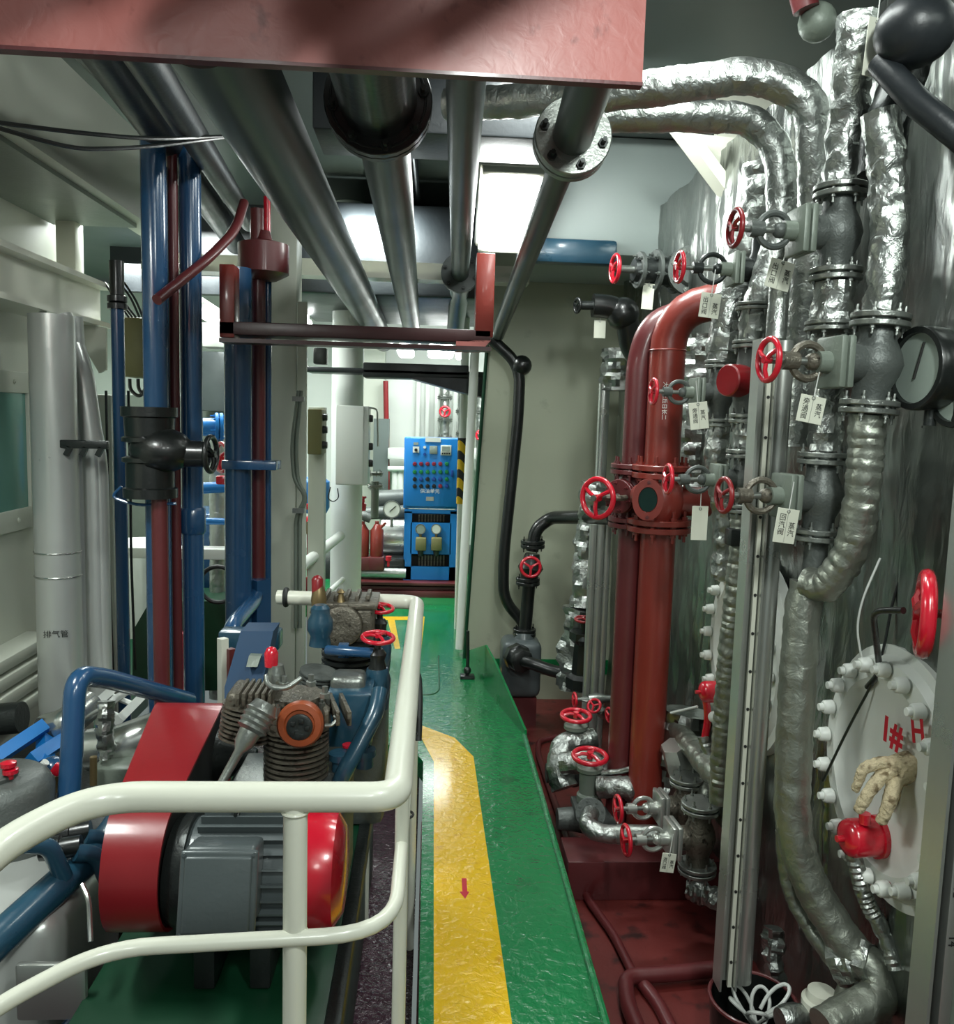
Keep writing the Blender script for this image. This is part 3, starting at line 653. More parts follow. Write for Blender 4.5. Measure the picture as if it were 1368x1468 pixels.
pipe('red_pipe', 'dark red pipe standing left of the thick red pipe, above the valve', [cb + V((0, 0, .13)), V((cb.x, cb.y, P(915, 520, 3.5).z)), V((cb.x + .04, cb.y, P(925, 470, 3.5).z)), V((cb.x + .25, cb.y + .02, P(960, 440, 3.5).z))], .056, 'red_oxide_dark', rad=.12, seg=24)
pipe('red_pipe', 'dark red pipe standing under the large red handwheel', [cb - V((0, 0, .13)), V((cb.x, cb.y, LOW + .1))], .056, 'red_oxide_dark', seg=24)
pipe('red_pipe', 'thick red pipe standing under the sight glass down to the deck', [V((xx, 3.3, P(932, 757, 3.3).z)), V((xx, 3.3, LOW + .02))], .070, 'red_oxide', seg=28)
pipe('red_pipe', 'thin dark red bypass pipe bending in behind the thick red pipe', [P(908, 760, 3.42), P(906, 830, 3.42), P(918, 862, 3.40), P(938, 872, 3.36)], .030, 'red_oxide_dark', rad=.1)

# ------------------------------------------------------------------ steel channels and level gauge
def channel(px, y0, y1, d, wd, label, marks=()):
    a, b_ = col(px, y0, y1, d); a.x = b_.x
    h = a.z - b_.z; z = (a.z + b_.z) / 2; x = a.x
    t = thing('level_gauge', label, 'level gauge', b_)
    b = MB(); b.box((x - wd * .30, d - .004, z), (wd * .42, .008, h)); b.box((x - wd * .50, d - .03, z), (.006, .06, h)); b.box((x - wd * .10, d - .03, z), (.006, .06, h)); put('channel', b, 'silver_paint', t)
    b = MB(); b.box((x - wd * .20, d - .035, z), (wd * .10, .01, h)); put('scale_strip', b, 'cream', t)
    b = MB(); b.cyl((x + wd * .22, d - .01, b_.z), (x + wd * .22, d - .01, a.z), wd * .24, None, 20); put('float_tube', b, 'silver_paint', t)
    n = int(h / .11)
    for k in range(n):
        q = MB(); q.cyl((x - wd * .20, d - .039, b_.z + .08 + k * .11), (x - wd * .20, d - .043, b_.z + .08 + k * .11), .0045, None, 8); put('rivet', q, 'ink', t)
    return t, x
t, x = channel(1080, 488, 1402, 2.30, .115, 'tall steel level gauge channel standing in the black tub')
# foil pipe on top of it
foilpipe('pale foil pipe continuing above the steel channel', [P(1120, 385, 2.36), P(1112, 488, 2.33)], .028, 0, wr=.05)
# right post with marks
d = 1.6; xr = P(1355, 1200, d).x
t = thing('level_gauge', 'level gauge post with written marks at the right edge of the view', 'level gauge', (xr, d, LOW))
zt = P(1366, 640, d).z; zc_ = (zt + LOW) / 2; h = zt - LOW
b = MB(); b.box((xr - .030, d - .01, zc_), (.007, .07, h)); b.box((xr + .0, d + .022, zc_), (.06, .006, h)); put('channel', b, 'silver_paint', t)
b = MB(); b.box((xr - .006, d + .012, zc_), (.026, .012, h)); put('groove', b, 'rubber', t)
b = MB(); b.box((xr + .022, d - .006, zc_), (.026, .03, h), None, .003); sc = put('scale_strip', b, 'silver_paint', t)
b = MB(); b.cyl((xr + .058, d, LOW), (xr + .058, d, zt), .026, None, 18); put('float_tube', b, 'green_grey', t)
for txt, py in (('8', 1020), ('9', 1100), ('10', 1193), ('12', 1270), ('14', 1340)):
    p = P(1330, py, d); lettering(txt, V((xr + .022, d - .0225, p.z)), (0, 0, -1), (1, 0, 0), .026, 'ink', sc)

# ------------------------------------------------------------------ main foil pipes low on the right
foilpipe('thick foil-wrapped pipe running down and bending right at the bottom', [P(1160, 836, 2.12), P(1150, 880, 2.12), P(1142, 1000, 2.1), P(1134, 1180, 2.08), P(1160, 1270, 2.05), P(1222, 1365, 1.98), P(1262, 1395, 1.93), P(1262, 1430, 1.9), P(1180, 1475, 1.85)], .047, .16, wr=.07, band=.03, bf=.05, m='foil_tape')
foilpipe('thin foil-wrapped pipe tied below the thick one, lower right', [P(1122, 1190, 2.15), P(1128, 1260, 2.13), P(1145, 1310, 2.1), P(1190, 1372, 2.03), P(1215, 1400, 2.0), P(1205, 1440, 1.98)], .021, .12, wr=.2, m='foil_tape')
foilpipe('dull foil-wrapped pipe behind, with a rounded blind end', [P(1225, 820, 2.35), P(1210, 960, 2.33), P(1198, 1100, 2.3), P(1194, 1285, 2.28)], .034, .1, wr=.12, m='foil_wall')
foilpipe('corrugated metal hose from the red valve cap to the floor', [P(1221, 1215, 1.98), P(1240, 1290, 1.95), P(1270, 1340, 1.92), P(1286, 1390, 1.88)], .020, .15, name='metal_hose', wr=0, band=.22, bf=.014)
foilpipe('crumpled foil lump where the lower pipes join', [P(1200, 1372, 2.0), P(1250, 1378, 1.97)], .062, 0, wr=.3, name='foil_lagging', cat='lagging') if False else None
b = MB(); b.tube([P(1192, 1388, 2.02), P(1222, 1378, 1.98), P(1250, 1375, 1.95)], lambda: 0, 4) if False else None
one('foil_lagging', 'crumpled foil lump where the lower foil pipes join', 'lagging', MB().tube([P(1196, 1380, 2.0), P(1228, 1376, 1.97), P(1252, 1382, 1.94)], .052, 20, 0, .3, 22), 'foil', None, 24)
t = thing('capped_pipe', 'pale flanged pipe end on the deck right of the black tub', 'pipe', P(1180, 1460, 2.0))
p = P(1178, 1428, 2.02); b = MB(); b.lathe(p - V((0, 0, .06)), (0, 0, 1), [(0, .042), (.03, .042), (.032, .05), (.05, .05), (.055, .04), (.075, .036), (.08, .01)], 24); put('end_flange', b, 'cream', t)
b = MB(); p = P(1150, 1462, 2.0); b.lathe(p - V((.06, 0, 0)), (1, .2, 0), [(0, .03), (.02, .036), (.05, .036), (.07, .03), (.13, .028)], 20); put('side_branch', b, 'foil', t)
# tub with cables
pc = P(1080, 1432, 2.25); R = .125
t = thing('tub', 'black round tub on the deck at the foot of the level gauge', 'tub', (pc.x, pc.y, LOW))
b = MB(); b.lathe((pc.x, pc.y, LOW), (0, 0, 1), [(0, R * .9), (pc.z - LOW, R), (pc.z - LOW, R - .006), (.03, R * .9 - .006), (.03, .01)], 40); put('shell', b, 'black', t)
put('rim', MB().torus((pc.x, pc.y, pc.z), (0, 0, 1), R, .006, 40, 8), 'red_oxide_dark', t)
for i in range(6):
    a = i * 1.05 + .3; q = []
    for k in range(9):
        f = k / 8; q.append(V((pc.x + .01 + math.cos(a + f * 1.6) * (.015 + .075 * math.sin(f * PI)), pc.y - .02 + math.sin(a + f * 1.6) * (.015 + .07 * math.sin(f * PI)), pc.z - .09 + .09 * math.sin(f * PI * .95) + .01 * i)))
    one('cable', 'loop of pale cable coiled in the black tub', 'cable', MB().tube(q, .0055, 8, .02), 'white_cable', 'cable loops in the black tub')
b = MB(); b.lathe((pc.x + .02, pc.y - .06, pc.z - .1), (0.05, -.1, 1), [(0, .0), (.004, .04), (.05, .05), (.09, .03), (.10, .01)], 14) if False else None
one('foil_lagging', 'torn foil scrap standing behind the black tub', 'lagging', MB().tube([P(1112, 1420, 2.4), P(1108, 1370, 2.42), P(1112, 1330, 2.44)], .03, 10, 0, .5, 30), 'foil', None, 15)

# ------------------------------------------------------------------ gauges, caps, wheel, glove
def dial(c, n, R, label):
    n = V(n).normalized(); t = thing('pressure_gauge', label, 'gauge', c - V((0, 0, R)))
    b = MB(); b.lathe(c - n * .08, n, [(0, R * .8), (.01, R * .95), (.07, R), (.09, R), (.095, R * .97), (.095, R * .84), (.08, R * .82), (.08, .01)], 36); put('case', b, 'black', t)
    b = MB(); b.lathe(c + n * .001, n, [(0, R * .83), (.003, R * .83)], 32); put('dial', b, 'dial_grey', t)
    u, v, _ = basis(n); b = MB(); b.tube([c + n * .006 - (u * .3 + v) * R * .25, c + n * .006 + (u * .3 + v) * R * .6], .003, 6); put('needle', b, 'ink', t)
    b = MB(); b.cyl(c - n * .04 - V((0, 0, R * .9)), c - n * .04 - V((0, 0, R * 1.35)), .014); put('stem', b, 'dark_steel', t)
    return t
dial(P(1318, 528, 1.92), (-1, -.12, 0), .098, 'large black pressure gauge right of the bolted tee')
dial(P(1376, 560, 1.86), (-1, -.2, 0), .085, 'second black gauge cut off by the right edge')
one('cable', 'black cable hanging from the gauge over the foil wall', 'cable', MB().tube([P(1324, 610, 1.98), P(1318, 700, 2.02), P(1310, 730, 2.03), P(1300, 800, 2.03), P(1280, 860, 2.03), P(1262, 960, 2.02), P(1218, 1040, 2.08), P(1180, 1120, 2.12)], .0035, 6, .1), 'black')
one('cable', 'pale wire loop hanging against the foil wall by the hatch', 'cable', MB().tube([P(1262, 800, 2.1), P(1236, 860, 2.1), P(1228, 900, 2.1), P(1238, 960, 2.1), P(1262, 980, 2.05), P(1320, 996, 1.95)], .003, 6, .1), 'white_cable')
t = thing('drain_valve', 'bright red handwheel on a threaded spindle at the right edge', 'valve', P(1326, 945, 1.72))
c0 = P(1326, 880, 1.72); handwheel(t, c0, (-.89, .45, 0), .082, .0165)
b = MB(); b.lathe(c0 + V((-.02, 0, 0)), (1, 0, 0), [(0, .008)] + [(.01 + k * .005, .011 if k % 2 else .0085) for k in range(26)] + [(.15, .011), (.4, .012)], 14); put('spindle', b, 'red_oxide', t)
b = MB(); b.tube([c0 + V((-.03, .03, .0)), c0 + V((-.05, .12, -.02)), P(1262, 965, 2.0), P(1244, 985, 2.06)], .008, 10, .05); put('hose', b, 'black', t)
def redcap(c, d_, r, L, label):
    d_ = V(d_).normalized(); t = thing('drain_valve', label, 'valve cap', c - V((0, 0, r)))
    b = MB(); b.lathe(c, -d_, [(0, r * .5), (.008, r * .86), (.02, r), (L * .75, r), (L * .76, r * 1.12), (L, r * 1.12)], 26); put('cap', b, 'wheel_red', t)
    b = MB(); b.cyl(c, c + d_ * .018, r * .18, None, 10); put('nipple', b, 'wheel_red', t)
    b = MB(); b.cyl(c - d_ * L * .5, c - d_ * (L + .06), r * .55); put('body', b, 'dark_steel', t)
    return t
ct = redcap(P(1209, 1202, 1.95), (-1, -.1, 0), .048, .11, 'glossy red valve cap under the hanging glove')
b = MB(); b.cyl(P(1240, 1180, 1.93), P(1240, 1166, 1.93), .014); put('top_screw', b, 'wheel_red', ct)
redcap(P(1282, 1268, 1.88), (-1, -.1, 0), .042, .10, 'glossy red valve cap half hidden by the marked post')
ct = redcap(P(1004, 992, 2.95), (-1, -.1, 0), .040, .09, 'red valve cap beside the edge-on white hatch')
b = MB(); b.tube([P(1012, 1000, 2.95), P(1016, 1030, 2.95), P(1010, 1062, 2.95)], .014, 10, .05); put('lever', b, 'wheel_red', ct)
t = thing('drain_cock', 'white ball cock with a red lever below the far red cap', 'valve', P(1022, 1060, 2.92))
put('ball', MB().ball(P(1024, 1028, 2.92), .022), 'white', t)
put('lever', MB().tube([P(1028, 1040, 2.9), P(1030, 1062, 2.9)], .014, 10), 'wheel_red', t)
foilpipe('short corrugated hose beneath the white ball cock', [P(1008, 1056, 2.95), P(1016, 1080, 2.93), P(1030, 1100, 2.9)], .020, .05, name='metal_hose', wr=0, band=.2, bf=.016)
# work glove hung over the red cap, fingers drooping
def glove():
    wr_, kn = P(1345, 1088, 1.86), P(1268, 1102, 1.90)
    bm = bmesh.new(); lay = bm.verts.layers.skin.verify(); 
    def chain(root, pts, rads):
        prev = root
        for p, r in zip(pts, rads):
            v = bm.verts.new(p); v[lay].radius = (r, r * .85); bm.edges.new((prev, v)); prev = v
        return prev
    root = bm.verts.new(P(1300, 1098, 1.88)); root[lay].radius = (.050, .034); root[lay].use_root = True
    chain(root, [P(1330, 1086, 1.87), P(1360, 1082, 1.87)], (.046, .044))
    chain(root, [P(1266, 1092, 1.87), P(1236, 1102, 1.87), P(1226, 1136, 1.88)], (.019, .0155, .0125))
    chain(root, [P(1268, 1108, 1.86), P(1250, 1130, 1.84), P(1228, 1166, 1.85)], (.020, .0165, .0135))
    chain(root, [P(1282, 1118, 1.85), P(1276, 1150, 1.82), P(1262, 1182, 1.83)], (.0205, .017, .0145))
    chain(root, [P(1300, 1122, 1.89), P(1285, 1140, 1.90), P(1272, 1158, 1.91)], (.019, .0155, .0125))
    chain(root, [P(1318, 1120, 1.87), P(1310, 1152, 1.87), P(1311, 1186, 1.87)], (.019, .0155, .0135))
    me = bpy.data.meshes.new('glove'); bm.to_mesh(me); bm.free(); o = bpy.data.objects.new('tmp', me); COL.objects.link(o)
    o.modifiers.new('s', 'SKIN'); m = o.modifiers.new('d', 'SUBSURF'); m.levels = 3
    bpy.context.view_layer.update(); me2 = bpy.data.meshes.new_from_object(o.evaluated_get(bpy.context.evaluated_depsgraph_get())); bpy.data.objects.remove(o)
    b = MB(); b.b.from_mesh(me2)
    for v in b.b.verts: v.co += v.normal * (.0028 * noise.noise(v.co * 45) + .002 * noise.noise(v.co * 110))
    return b
one('work_glove', 'dirty beige work glove hanging over the red valve cap', 'glove', glove(), 'glove_cloth', None, 80)

# ------------------------------------------------------------------ paper tags
def tagcard(c, wd, hg, label, lines=(), tilt=0.0, yaw=0.0, size=.03, lead=1.0, up=.07):
    M = Matrix.Rotation(yaw, 3, 'Z') @ Matrix.Rotation(tilt, 3, 'Y'); r, u = M @ V((1, 0, 0)), M @ V((0, 0, 1)); n = M @ V((0, -1, 0))
    t = thing('valve_tag', label, 'tag', c - u * hg / 2)
    put('card', MB().box(c, (wd, .0018, hg), M, .0006, 1), 'card', t)
    put('string', MB().tube([c + u * (hg * .44) + n * .001, c + u * (hg * .5 + up)], .0014, 6), 'white_cable', t)
    put('eyelet', MB().torus(c + u * hg * .42 + n * .001, n, .004, .0012, 12, 6), 'flange_steel', t)
    for txt, dx, dz in lines: lettering(txt, c + n * .0014 + r * dx * wd + u * dz * hg, r, u, size, 'ink', t, 'lettering', lead)
    if len(lines) > 1: put('fold_line', MB().box(c + n * .0010, (.0010, .0008, hg * .96), M), 'silver_paint', t)
    return t
Z1 = '\u84b8\n\u6c7d'; CK = '\u51fa\n\u53e3\n\u9600'; PT = '\u65c1\n\u901a\n\u9600'; HQ = '\u56de\n\u6c7d\n\u9600'
tagcard(P(1118, 394, 2.28), .072, .078, 'paper tag reading steam outlet valve, hung from the topmost valve', ((Z1, .27, -.02), (CK, -.26, -.02)), .22, .1, .019)
tagcard(P(1018, 438, 2.55), .062, .074, 'paper tag reading steam outlet valve, below the crimson handwheel', ((Z1, .25, -.14), (CK, -.26, -.04)), .1, 0, .018)
tagcard(P(1163, 587, 1.95), .066, .064, 'paper tag reading steam bypass valve, under the tee valve', ((Z1, .27, -.02), (PT, -.25, -.02)), .16, .1, .017)
tagcard(P(1127, 754, 2.08), .060, .089, 'clear-sleeved tag reading steam return valve, beside the channel', ((Z1, .25, -.1), (HQ, -.22, .02)), .12, .1, .019)
tagcard(P(1002, 596, 2.72), .062, .088, 'crumpled plastic tag hanging in front of the drain valve', ((Z1, .22, 0), (PT, -.2, 0)), -.14, 0, .017)
tagcard(P(1003, 750, 2.62), .052, .110, 'blank white tag hanging under the smaller steam valve', (), 0, 0, .02)
tagcard(P(929, 425, 4.0), .055, .12, 'blank white tag hanging from the far stop valve', (), .05, 0, .02)
tagcard(P(860, 472, 4.3), .06, .09, 'dim blank tag below the black angle valve', (), 0, 0, .02)
tagcard(P(1253, 68, 1.98), .045, .13, 'faded blank card tied to the riser in the top right corner', (), .06, .2, .02)
tagcard(P(958, 1237, 2.72), .050, .070, 'small printed tag hanging from the lowest right valve', ((Z1, .25, -.06), ('\u8fdb\n\u53e3\n\u9600', -.25, -.04)), .12, 0, .015)
b = MB(); b.ball(P(1312, 45, 1.9), (.085, .085, .075), 24); one('drum', 'dark rounded vessel end in the top right corner', 'vessel', b, 'dark_paint')
t = thing('pull_handle', 'red handle with a cream ball, both coloured dim, at the top right edge', 'handle', P(1158, 40, 2.3))
put('grip', MB().tube([P(1150, -10, 2.3), P(1156, 14, 2.3)], .034, 14), 'red_oxide_dark', t); put('ball', MB().ball(P(1172, 32, 2.33), .05), 'green_grey', t)  # red and cream darkened to paint in the dim light here
b = MB(); p = P(1322, 322, 2.2); b.box(p, (.09, .05, .09), None, .01); one('name_plate', 'blank cream plate on the dark foil at the upper right', 'plate', b, 'cream')
pipe('dark_pipe', 'dark slanted pipe crossing the top right corner', [P(1262, 90, 1.95), P(1318, 150, 1.85), P(1400, 215, 1.8)], .029, 'dark_paint')

# ================================================================== GREY BULKHEAD: black pipes and filter
dw = 5.28
pipe('black_pipe', 'long black pipe running down the grey bulkhead from the overhead pipe', [P(705, 486, dw), P(746, 524, dw), P(743, 600, dw), P(722, 800, dw), P(722, 860, dw), P(750, 892, dw), P(757, 915, dw)], .036, 'black', rad=.12, fl=[])
one('pipe_joint', 'black ball joint where the pipe turns down the bulkhead', 'joint', MB().ball(P(748, 524, dw), .065), 'black')
t = thing('black_pipe', 'black pipe from the red valve, turning down to the grey filter', 'pipe', P(757, 912, 5.15))
db = 5.12
put('pipe_run', MB().tube([P(880, 742, 4.2), P(850, 741, 4.7), P(790, 742, db), P(768, 758, db), P(763, 790, db)], .040, 16, .16), 'black', t)
put('lower_pipe', MB().tube([P(759, 834, db), P(752, 915, db)], .040, 16), 'black', t)
flange(t, P(764, 780, db), (0, 0, 1), .075, .02, .006, 'black', 4); flange(t, P(752, 906, db), (0, 0, 1), .072, .02, .006, 'black', 4)
t = thing('globe_valve', 'black valve with red handwheel on the grey bulkhead', 'valve', P(758, 838, db))
put('body', MB().lathe(P(758, 834, db), P(764, 790, db) - P(758, 834, db), [(0, .05), (.04, .055), (.09, .08), (.14, .055), (.18, .045)], 18), 'black', t)
flange(t, P(757, 833, db), (0, 0, 1), .075, .02, .006, 'black', 4)
handwheel(t, P(761, 813, db - .14), (0, -1, .1), .058, .010); put('stem', MB().cyl(P(761, 813, db), P(761, 813, db - .15), .014), 'dark_steel', t)
# grey filter housing
c = P(748, 962, 5.0); t = thing('filter_housing', 'grey cast filter housing standing by the bulkhead', 'filter', (c.x, 5.1, P(745, 1002, 5.0).z))
z0, z1 = P(745, 1001, 5.0).z, P(748, 920, 5.0).z
b = MB(); b.box((c.x, 5.1, (z0 + z1) / 2), (.245, .24, z1 - z0), None, .05, 4); b.lathe((c.x + .02, 5.1, z1 - .02), (0, 0, 1), [(0, .07), (.05, .055), (.06, .05)], 20); put('body', b, 'motor_grey', t)
p = P(742, 946, 4.88); put('outlet_boss', MB().lathe(p + V((0, .08, 0)), (.25, -1, 0), [(0, .085), (.05, .085), (.06, .075), (.12, .07), (.13, .05)], 8), 'black', t)
put('outlet_pipe', MB().tube([p, p + V((.07, -.06, 0)), P(800, 965, 4.75), P(858, 966, 4.6)], .036, 16, .08), 'black', t)
b = MB(); b.box((c.x, 5.1, (z0 + LOW) / 2), (.2, .2, z0 - LOW)); put('foot', b, 'red_oxide_dark', t)
# foil-wrapped strainer behind the tall channel
t = thing('strainer', 'foil-wrapped strainer with a dark base between bulkhead and channel', 'strainer', P(828, 985, 4.7))
put('upper_lagging', MB().tube([P(852, 690, 4.75), P(846, 760, 4.75), P(838, 830, 4.72), P(836, 870, 4.7)], .075, 20, .1, .3, 14), 'foil', t, None, 22)
put('lower_lagging', MB().tube([P(836, 872, 4.7), P(830, 910, 4.7), P(824, 985, 4.7)], .10, 20, 0, .35, 13), 'foil', t, None, 22)
put('base', MB().lathe(P(836, 985, 4.55), (0, 0, 1), [(0, .1), (.06, .1), (.08, .07), (.25, .06), (.28, .09), (.32, .09)], 8), 'black', t)
t = thing('needle_valve', 'small valve with flat red handwheel beside the foil strainer', 'valve', P(838, 915, 4.5))
handwheel(t, P(836, 888, 4.5), (0, -.15, 1), .042, .008, 'guard_red'); put('stem', MB().cyl(P(836, 888, 4.5), P(837, 915, 4.5), .013), 'black', t); put('body', MB().lathe(P(838, 925, 4.5), (0, 0, 1), [(0, .03), (.03, .045), (.06, .03)], 14), 'dark_steel', t)
# tall narrow steel trunking
a, b_ = col(856, 752, 1000, 4.3); b = MB()
for k, xo in enumerate((-.036, 0, .036)): b.cyl((a.x + xo, 4.3 - (.01 if k == 1 else 0), b_.z - .1), (a.x + xo, 4.3 - (.01 if k == 1 else 0), a.z), .022, None, 14)
t = thing('conduit_bundle', 'upright steel conduits left of the red pipes', 'conduit', b_)
for k, xo in enumerate((-.038, 0, .038)): put('conduit', MB().cyl((a.x + xo, 4.3 - (.012 if k == 1 else 0), LOW), (a.x + xo, 4.3 - (.012 if k == 1 else 0), a.z), .020, None, 14), 'silver_paint', t)
b.b.free()
foilpipe('hanging foil strip at the far end of the boiler', [P(886, 500, 4.9), P(884, 560, 4.9)], .09, 0, name='foil_lagging', wr=.35)
a, b_ = col(862, 550, 760, 4.9); pipe('silver_pipe', 'thin silver pipe up the boiler corner behind the big handwheel', [a, b_], .035, 'sheet_metal')
a, b_ = col(1000, 480, 700, 3.7); foilpipe('loose foil sheet hanging behind the red elbow', [a, b_], .085, 0, name='foil_lagging', wr=.25)

# ================================================================== LOW VALVES ON THE RED TANK TOP
def upvalve(px, py, d, rw, label, zb, body='green_grey'):
    c0 = P(px, py, d); t = thing('gate_valve', label, 'valve', V((c0.x, d, zb)))
    handwheel(t, c0, (0, -.1, 1), rw, rw * .16)
    put('stem', MB().cyl(c0 + V((0, 0, .01)), c0 - V((0, 0, .06)), .011, None, 10), 'flange_steel', t)
    put('bonnet', MB().lathe(V((c0.x, d, c0.z - .20)), (0, 0, 1), [(0, .05), (.03, .05), (.04, .04), (.13, .042), (.14, .055), (.155, .055), (.16, .03), (.17, .02)], 20), body, t)
    q = V((c0.x, d, c0.z - .22)); fl = put('body_flange', MB().box(q, (.13, .13, .03), None, .006), 'cast_grey', t)
    put('body', MB().lathe(V((c0.x - .13, d, c0.z - .28)), (1, 0, 0), [(0, .045), (.06, .05), (.13, .065), (.20, .05), (.26, .045)], 20), 'cast_grey', t)
    return t, c0
t, c1 = upvalve(826, 1026, 3.75, .066, 'upper gate valve with flat red handwheel by the walkway edge', LOW)
t, c2 = upvalve(846, 1084, 3.4, .070, 'lower gate valve with flat bright red handwheel by the walkway edge', LOW)
foilpipe('foil-wrapped elbow left of the upper gate valve', [P(850, 1062, 3.75), P(808, 1068, 3.7), P(800, 1100, 3.65), P(810, 1130, 3.6)], .06, .1, wr=.15)
foilpipe('foil-wrapped pipe behind the lower gate valve', [P(805, 1095, 3.55), P(850, 1090, 3.5), P(880, 1125, 3.45), P(925, 1135, 3.4)], .05, .1, wr=.15)
foilpipe('foil-wrapped bend right of the lower gate valve', [P(858, 1128, 3.35), P(900, 1128, 3.3), P(915, 1140, 3.3), P(922, 1180, 3.3)], .045, .1, wr=.15)
t = thing('flanged_elbow', 'grey elbow with round bolted flange by the walkway edge', 'pipe', P(850, 1200, 3.15))
pf = P(847, 1166, 3.2); fl = flange(t, pf, (-.2, -1, .35), .062, .016, .005, 'cast_grey', 8, False)
put('elbow', MB().tube([pf, P(842, 1186, 3.1), P(866, 1196, 3.08), P(885, 1196, 3.08)], .036, 18, .06, .08), 'foil', t)
put('pipe_run', MB().tube([P(885, 1196, 3.08), P(985, 1198, 3.0)], .038, 18), 'flange_steel', t)
ca, cb2 = P(1002, 1200, 2.80), P(988, 1172, 2.98)
valve('steam_inlet_valve', 'lowest right valve, red handwheel in front of its twin', ca, (0, 0, 1), (-1, -.08, 0), .115, .040, .068, .155, .050, yoke='silver_paint', bonnet='silver_paint', body='cast_brown')
valve('steam_inlet_valve', 'low right valve with red handwheel just behind its twin', cb2 + V((0, .05, .02)), (0, 0, 1), (-1, -.08, 0), .105, .040, .066, .155, .048, yoke='silver_paint', bonnet='silver_paint', body='cast_brown')
# small cluster above
for px, py, d, lb, st in ((824, 1003, 4.05, 'small needle valve, leftmost of the low cluster, red wheel on edge', (-1, -.1, 0)), (852, 1012, 4.0, 'small needle valve with a dull red wheel in the low cluster', (-.5, -.6, .5)), (874, 1025, 3.85, 'small needle valve with its red wheel against the dark red pipe', (-1, -.3, 0))):
    c0 = P(px, py, d); st = V(st).normalized(); t = thing('needle_valve', lb, 'valve', c0 - V((0, 0, .05)))
    handwheel(t, c0, st, .033, .007); put('stem', MB().cyl(c0, c0 - st * .09, .010, None, 10), 'flange_steel', t)
    put('body', MB().lathe(c0 - st * .07, -st, [(0, .022), (.03, .03), (.06, .03), (.09, .02), (.12, .018)], 14), 'flange_steel', t)
    put('yoke', MB().torus(c0 - st * .06, (0, 0, 1), .026, .006, 16, 6), 'flange_steel', t)
pipe('small_pipe', 'thin crooked pipe between the low valves and the thick red pipe', [P(905, 1035, 3.6), P(896, 1060, 3.55), P(892, 1100, 3.5), P(870, 1112, 3.45), P(858, 1100, 3.4)], .012, 'flange_steel', rad=.03)
pipe('small_pipe', 'thin foil-bright pipe crossing below the crooked one', [P(862, 1108, 3.38), P(890, 1106, 3.35), P(918, 1098, 3.3)], .012, 'foil', rad=.03)
# slanted foil pipes along the boiler foot
foilpipe('upper slanted foil-wrapped pipe along the boiler foot', [P(930, 1002, 3.75), P(968, 1042, 3.3), P(1022, 1108, 2.85), P(1048, 1130, 2.7)], .042, .1, band=.05, bf=.03, m='foil_tape')
foilpipe('lower slanted foil-wrapped pipe along the boiler foot', [P(938, 1030, 3.75), P(975, 1080, 3.3), P(1030, 1160, 2.85), P(1060, 1190, 2.7)], .037, .1, wr=.12, m='foil_tape')
b = MB(); b.lathe(P(975, 1100, 3.15), (-.35, -.2, .9), [(0, .06), (.11, .05)], 6); one('pipe_hanger', 'grey angular hanger block on the slanted foil pipes', 'bracket', b, 'silver_paint')
one('foil_lagging', 'crumpled foil on the deck under the low right valves', 'lagging', MB().tube([P(985, 1275, 2.95), P(1020, 1282, 2.9), P(1040, 1300, 2.85)], .035, 16, 0, .5, 26), 'foil', None, 18)
one('foil_lagging', 'loose foil mass behind the thick red pipe near the deck', 'lagging', MB().tube([P(985, 1020, 3.3), P(975, 1080, 3.3), P(965, 1160, 3.3)], .10, 20, .1, .45, 11), 'foil_wall', None, 18)
one('rod', 'thin pale rod pointing at the far red cap', 'rod', MB().tube([P(962, 1022, 3.1), P(1000, 1013, 3.0)], .005, 8), 'white_cable')
# dark red conduits on the tank top
zz = LOW + .02
pipe('conduit', 'long dark red conduit following the walkway edge', [PZ(800, 1056, zz), PZ(772, 1062, zz), PZ(772, 1082, zz), PZ(806, 1180, zz), PZ(824, 1240, zz), PZ(842, 1288, zz), PZ(880, 1340, zz), PZ(908, 1396, zz)], .016, 'red_oxide_dark', rad=.06)
pipe('conduit', 'dark red pipe across the deck in front of the tub', [PZ(1034, 1388, zz + .02), PZ(960, 1396, zz + .02), PZ(896, 1400, zz + .02), PZ(900, 1440, zz + .02), PZ(925, 1500, zz + .02)], .026, 'red_oxide_dark', rad=.05)
pipe('conduit', 'short dark red pipe behind the front deck pipe', [PZ(920, 1408, zz), PZ(945, 1440, zz), PZ(975, 1500, zz)], .022, 'red_oxide_dark', rad=.04)

# ================================================================== GUARD RAIL
zr, zm, rr_ = .96, .715, .0250
rc, rf_ = PZ(569, 1146, zr), PZ(598, 866, zr)
t = thing('guard_rail', 'cream tubular guard rail round the compressor pit', 'railing', (rc.x, rc.y, LOW))
rl = [PZ(-260, 1640, zr), PZ(-75, 1290, zr), PZ(0, 1212, zr), PZ(135, 1142, zr), V((rc.x, rc.y, zr)), V((rf_.x, rf_.y, zr)), PZ(398, 856, zr)]
rl[4].y = PZ(300, 1142, zr).y; rl[5].y = PZ(500, 862, zr).y
put('top_rail', MB().tube(rl, rr_, 24, [.2, .12, .22, .045, .05]), 'cream', t)
rl = rl[1:]; ml = [V((p.x, p.y, zm)) for p in rl[:5]]; ml[0], ml[1], ml[2] = PZ(-80, 1500, zm), PZ(0, 1440, zm), PZ(150, 1360, zm)
put('middle_rail', MB().tube(ml, .0135, 18, [.10, .22, .12]), 'cream', t)
pp = PZ(421, 1150, zr); b = MB(); b.tube([(pp.x, rl[3].y, LOW), (pp.x, rl[3].y, zr)], .0205, 20); b.torus((pp.x, rl[3].y, zr - .025), (0, 0, 1), .0215, .003, 20, 6); b.torus((pp.x, rl[3].y, zm), (0, 0, 1), .0215, .003, 20, 6); put('post', b, 'cream', t)
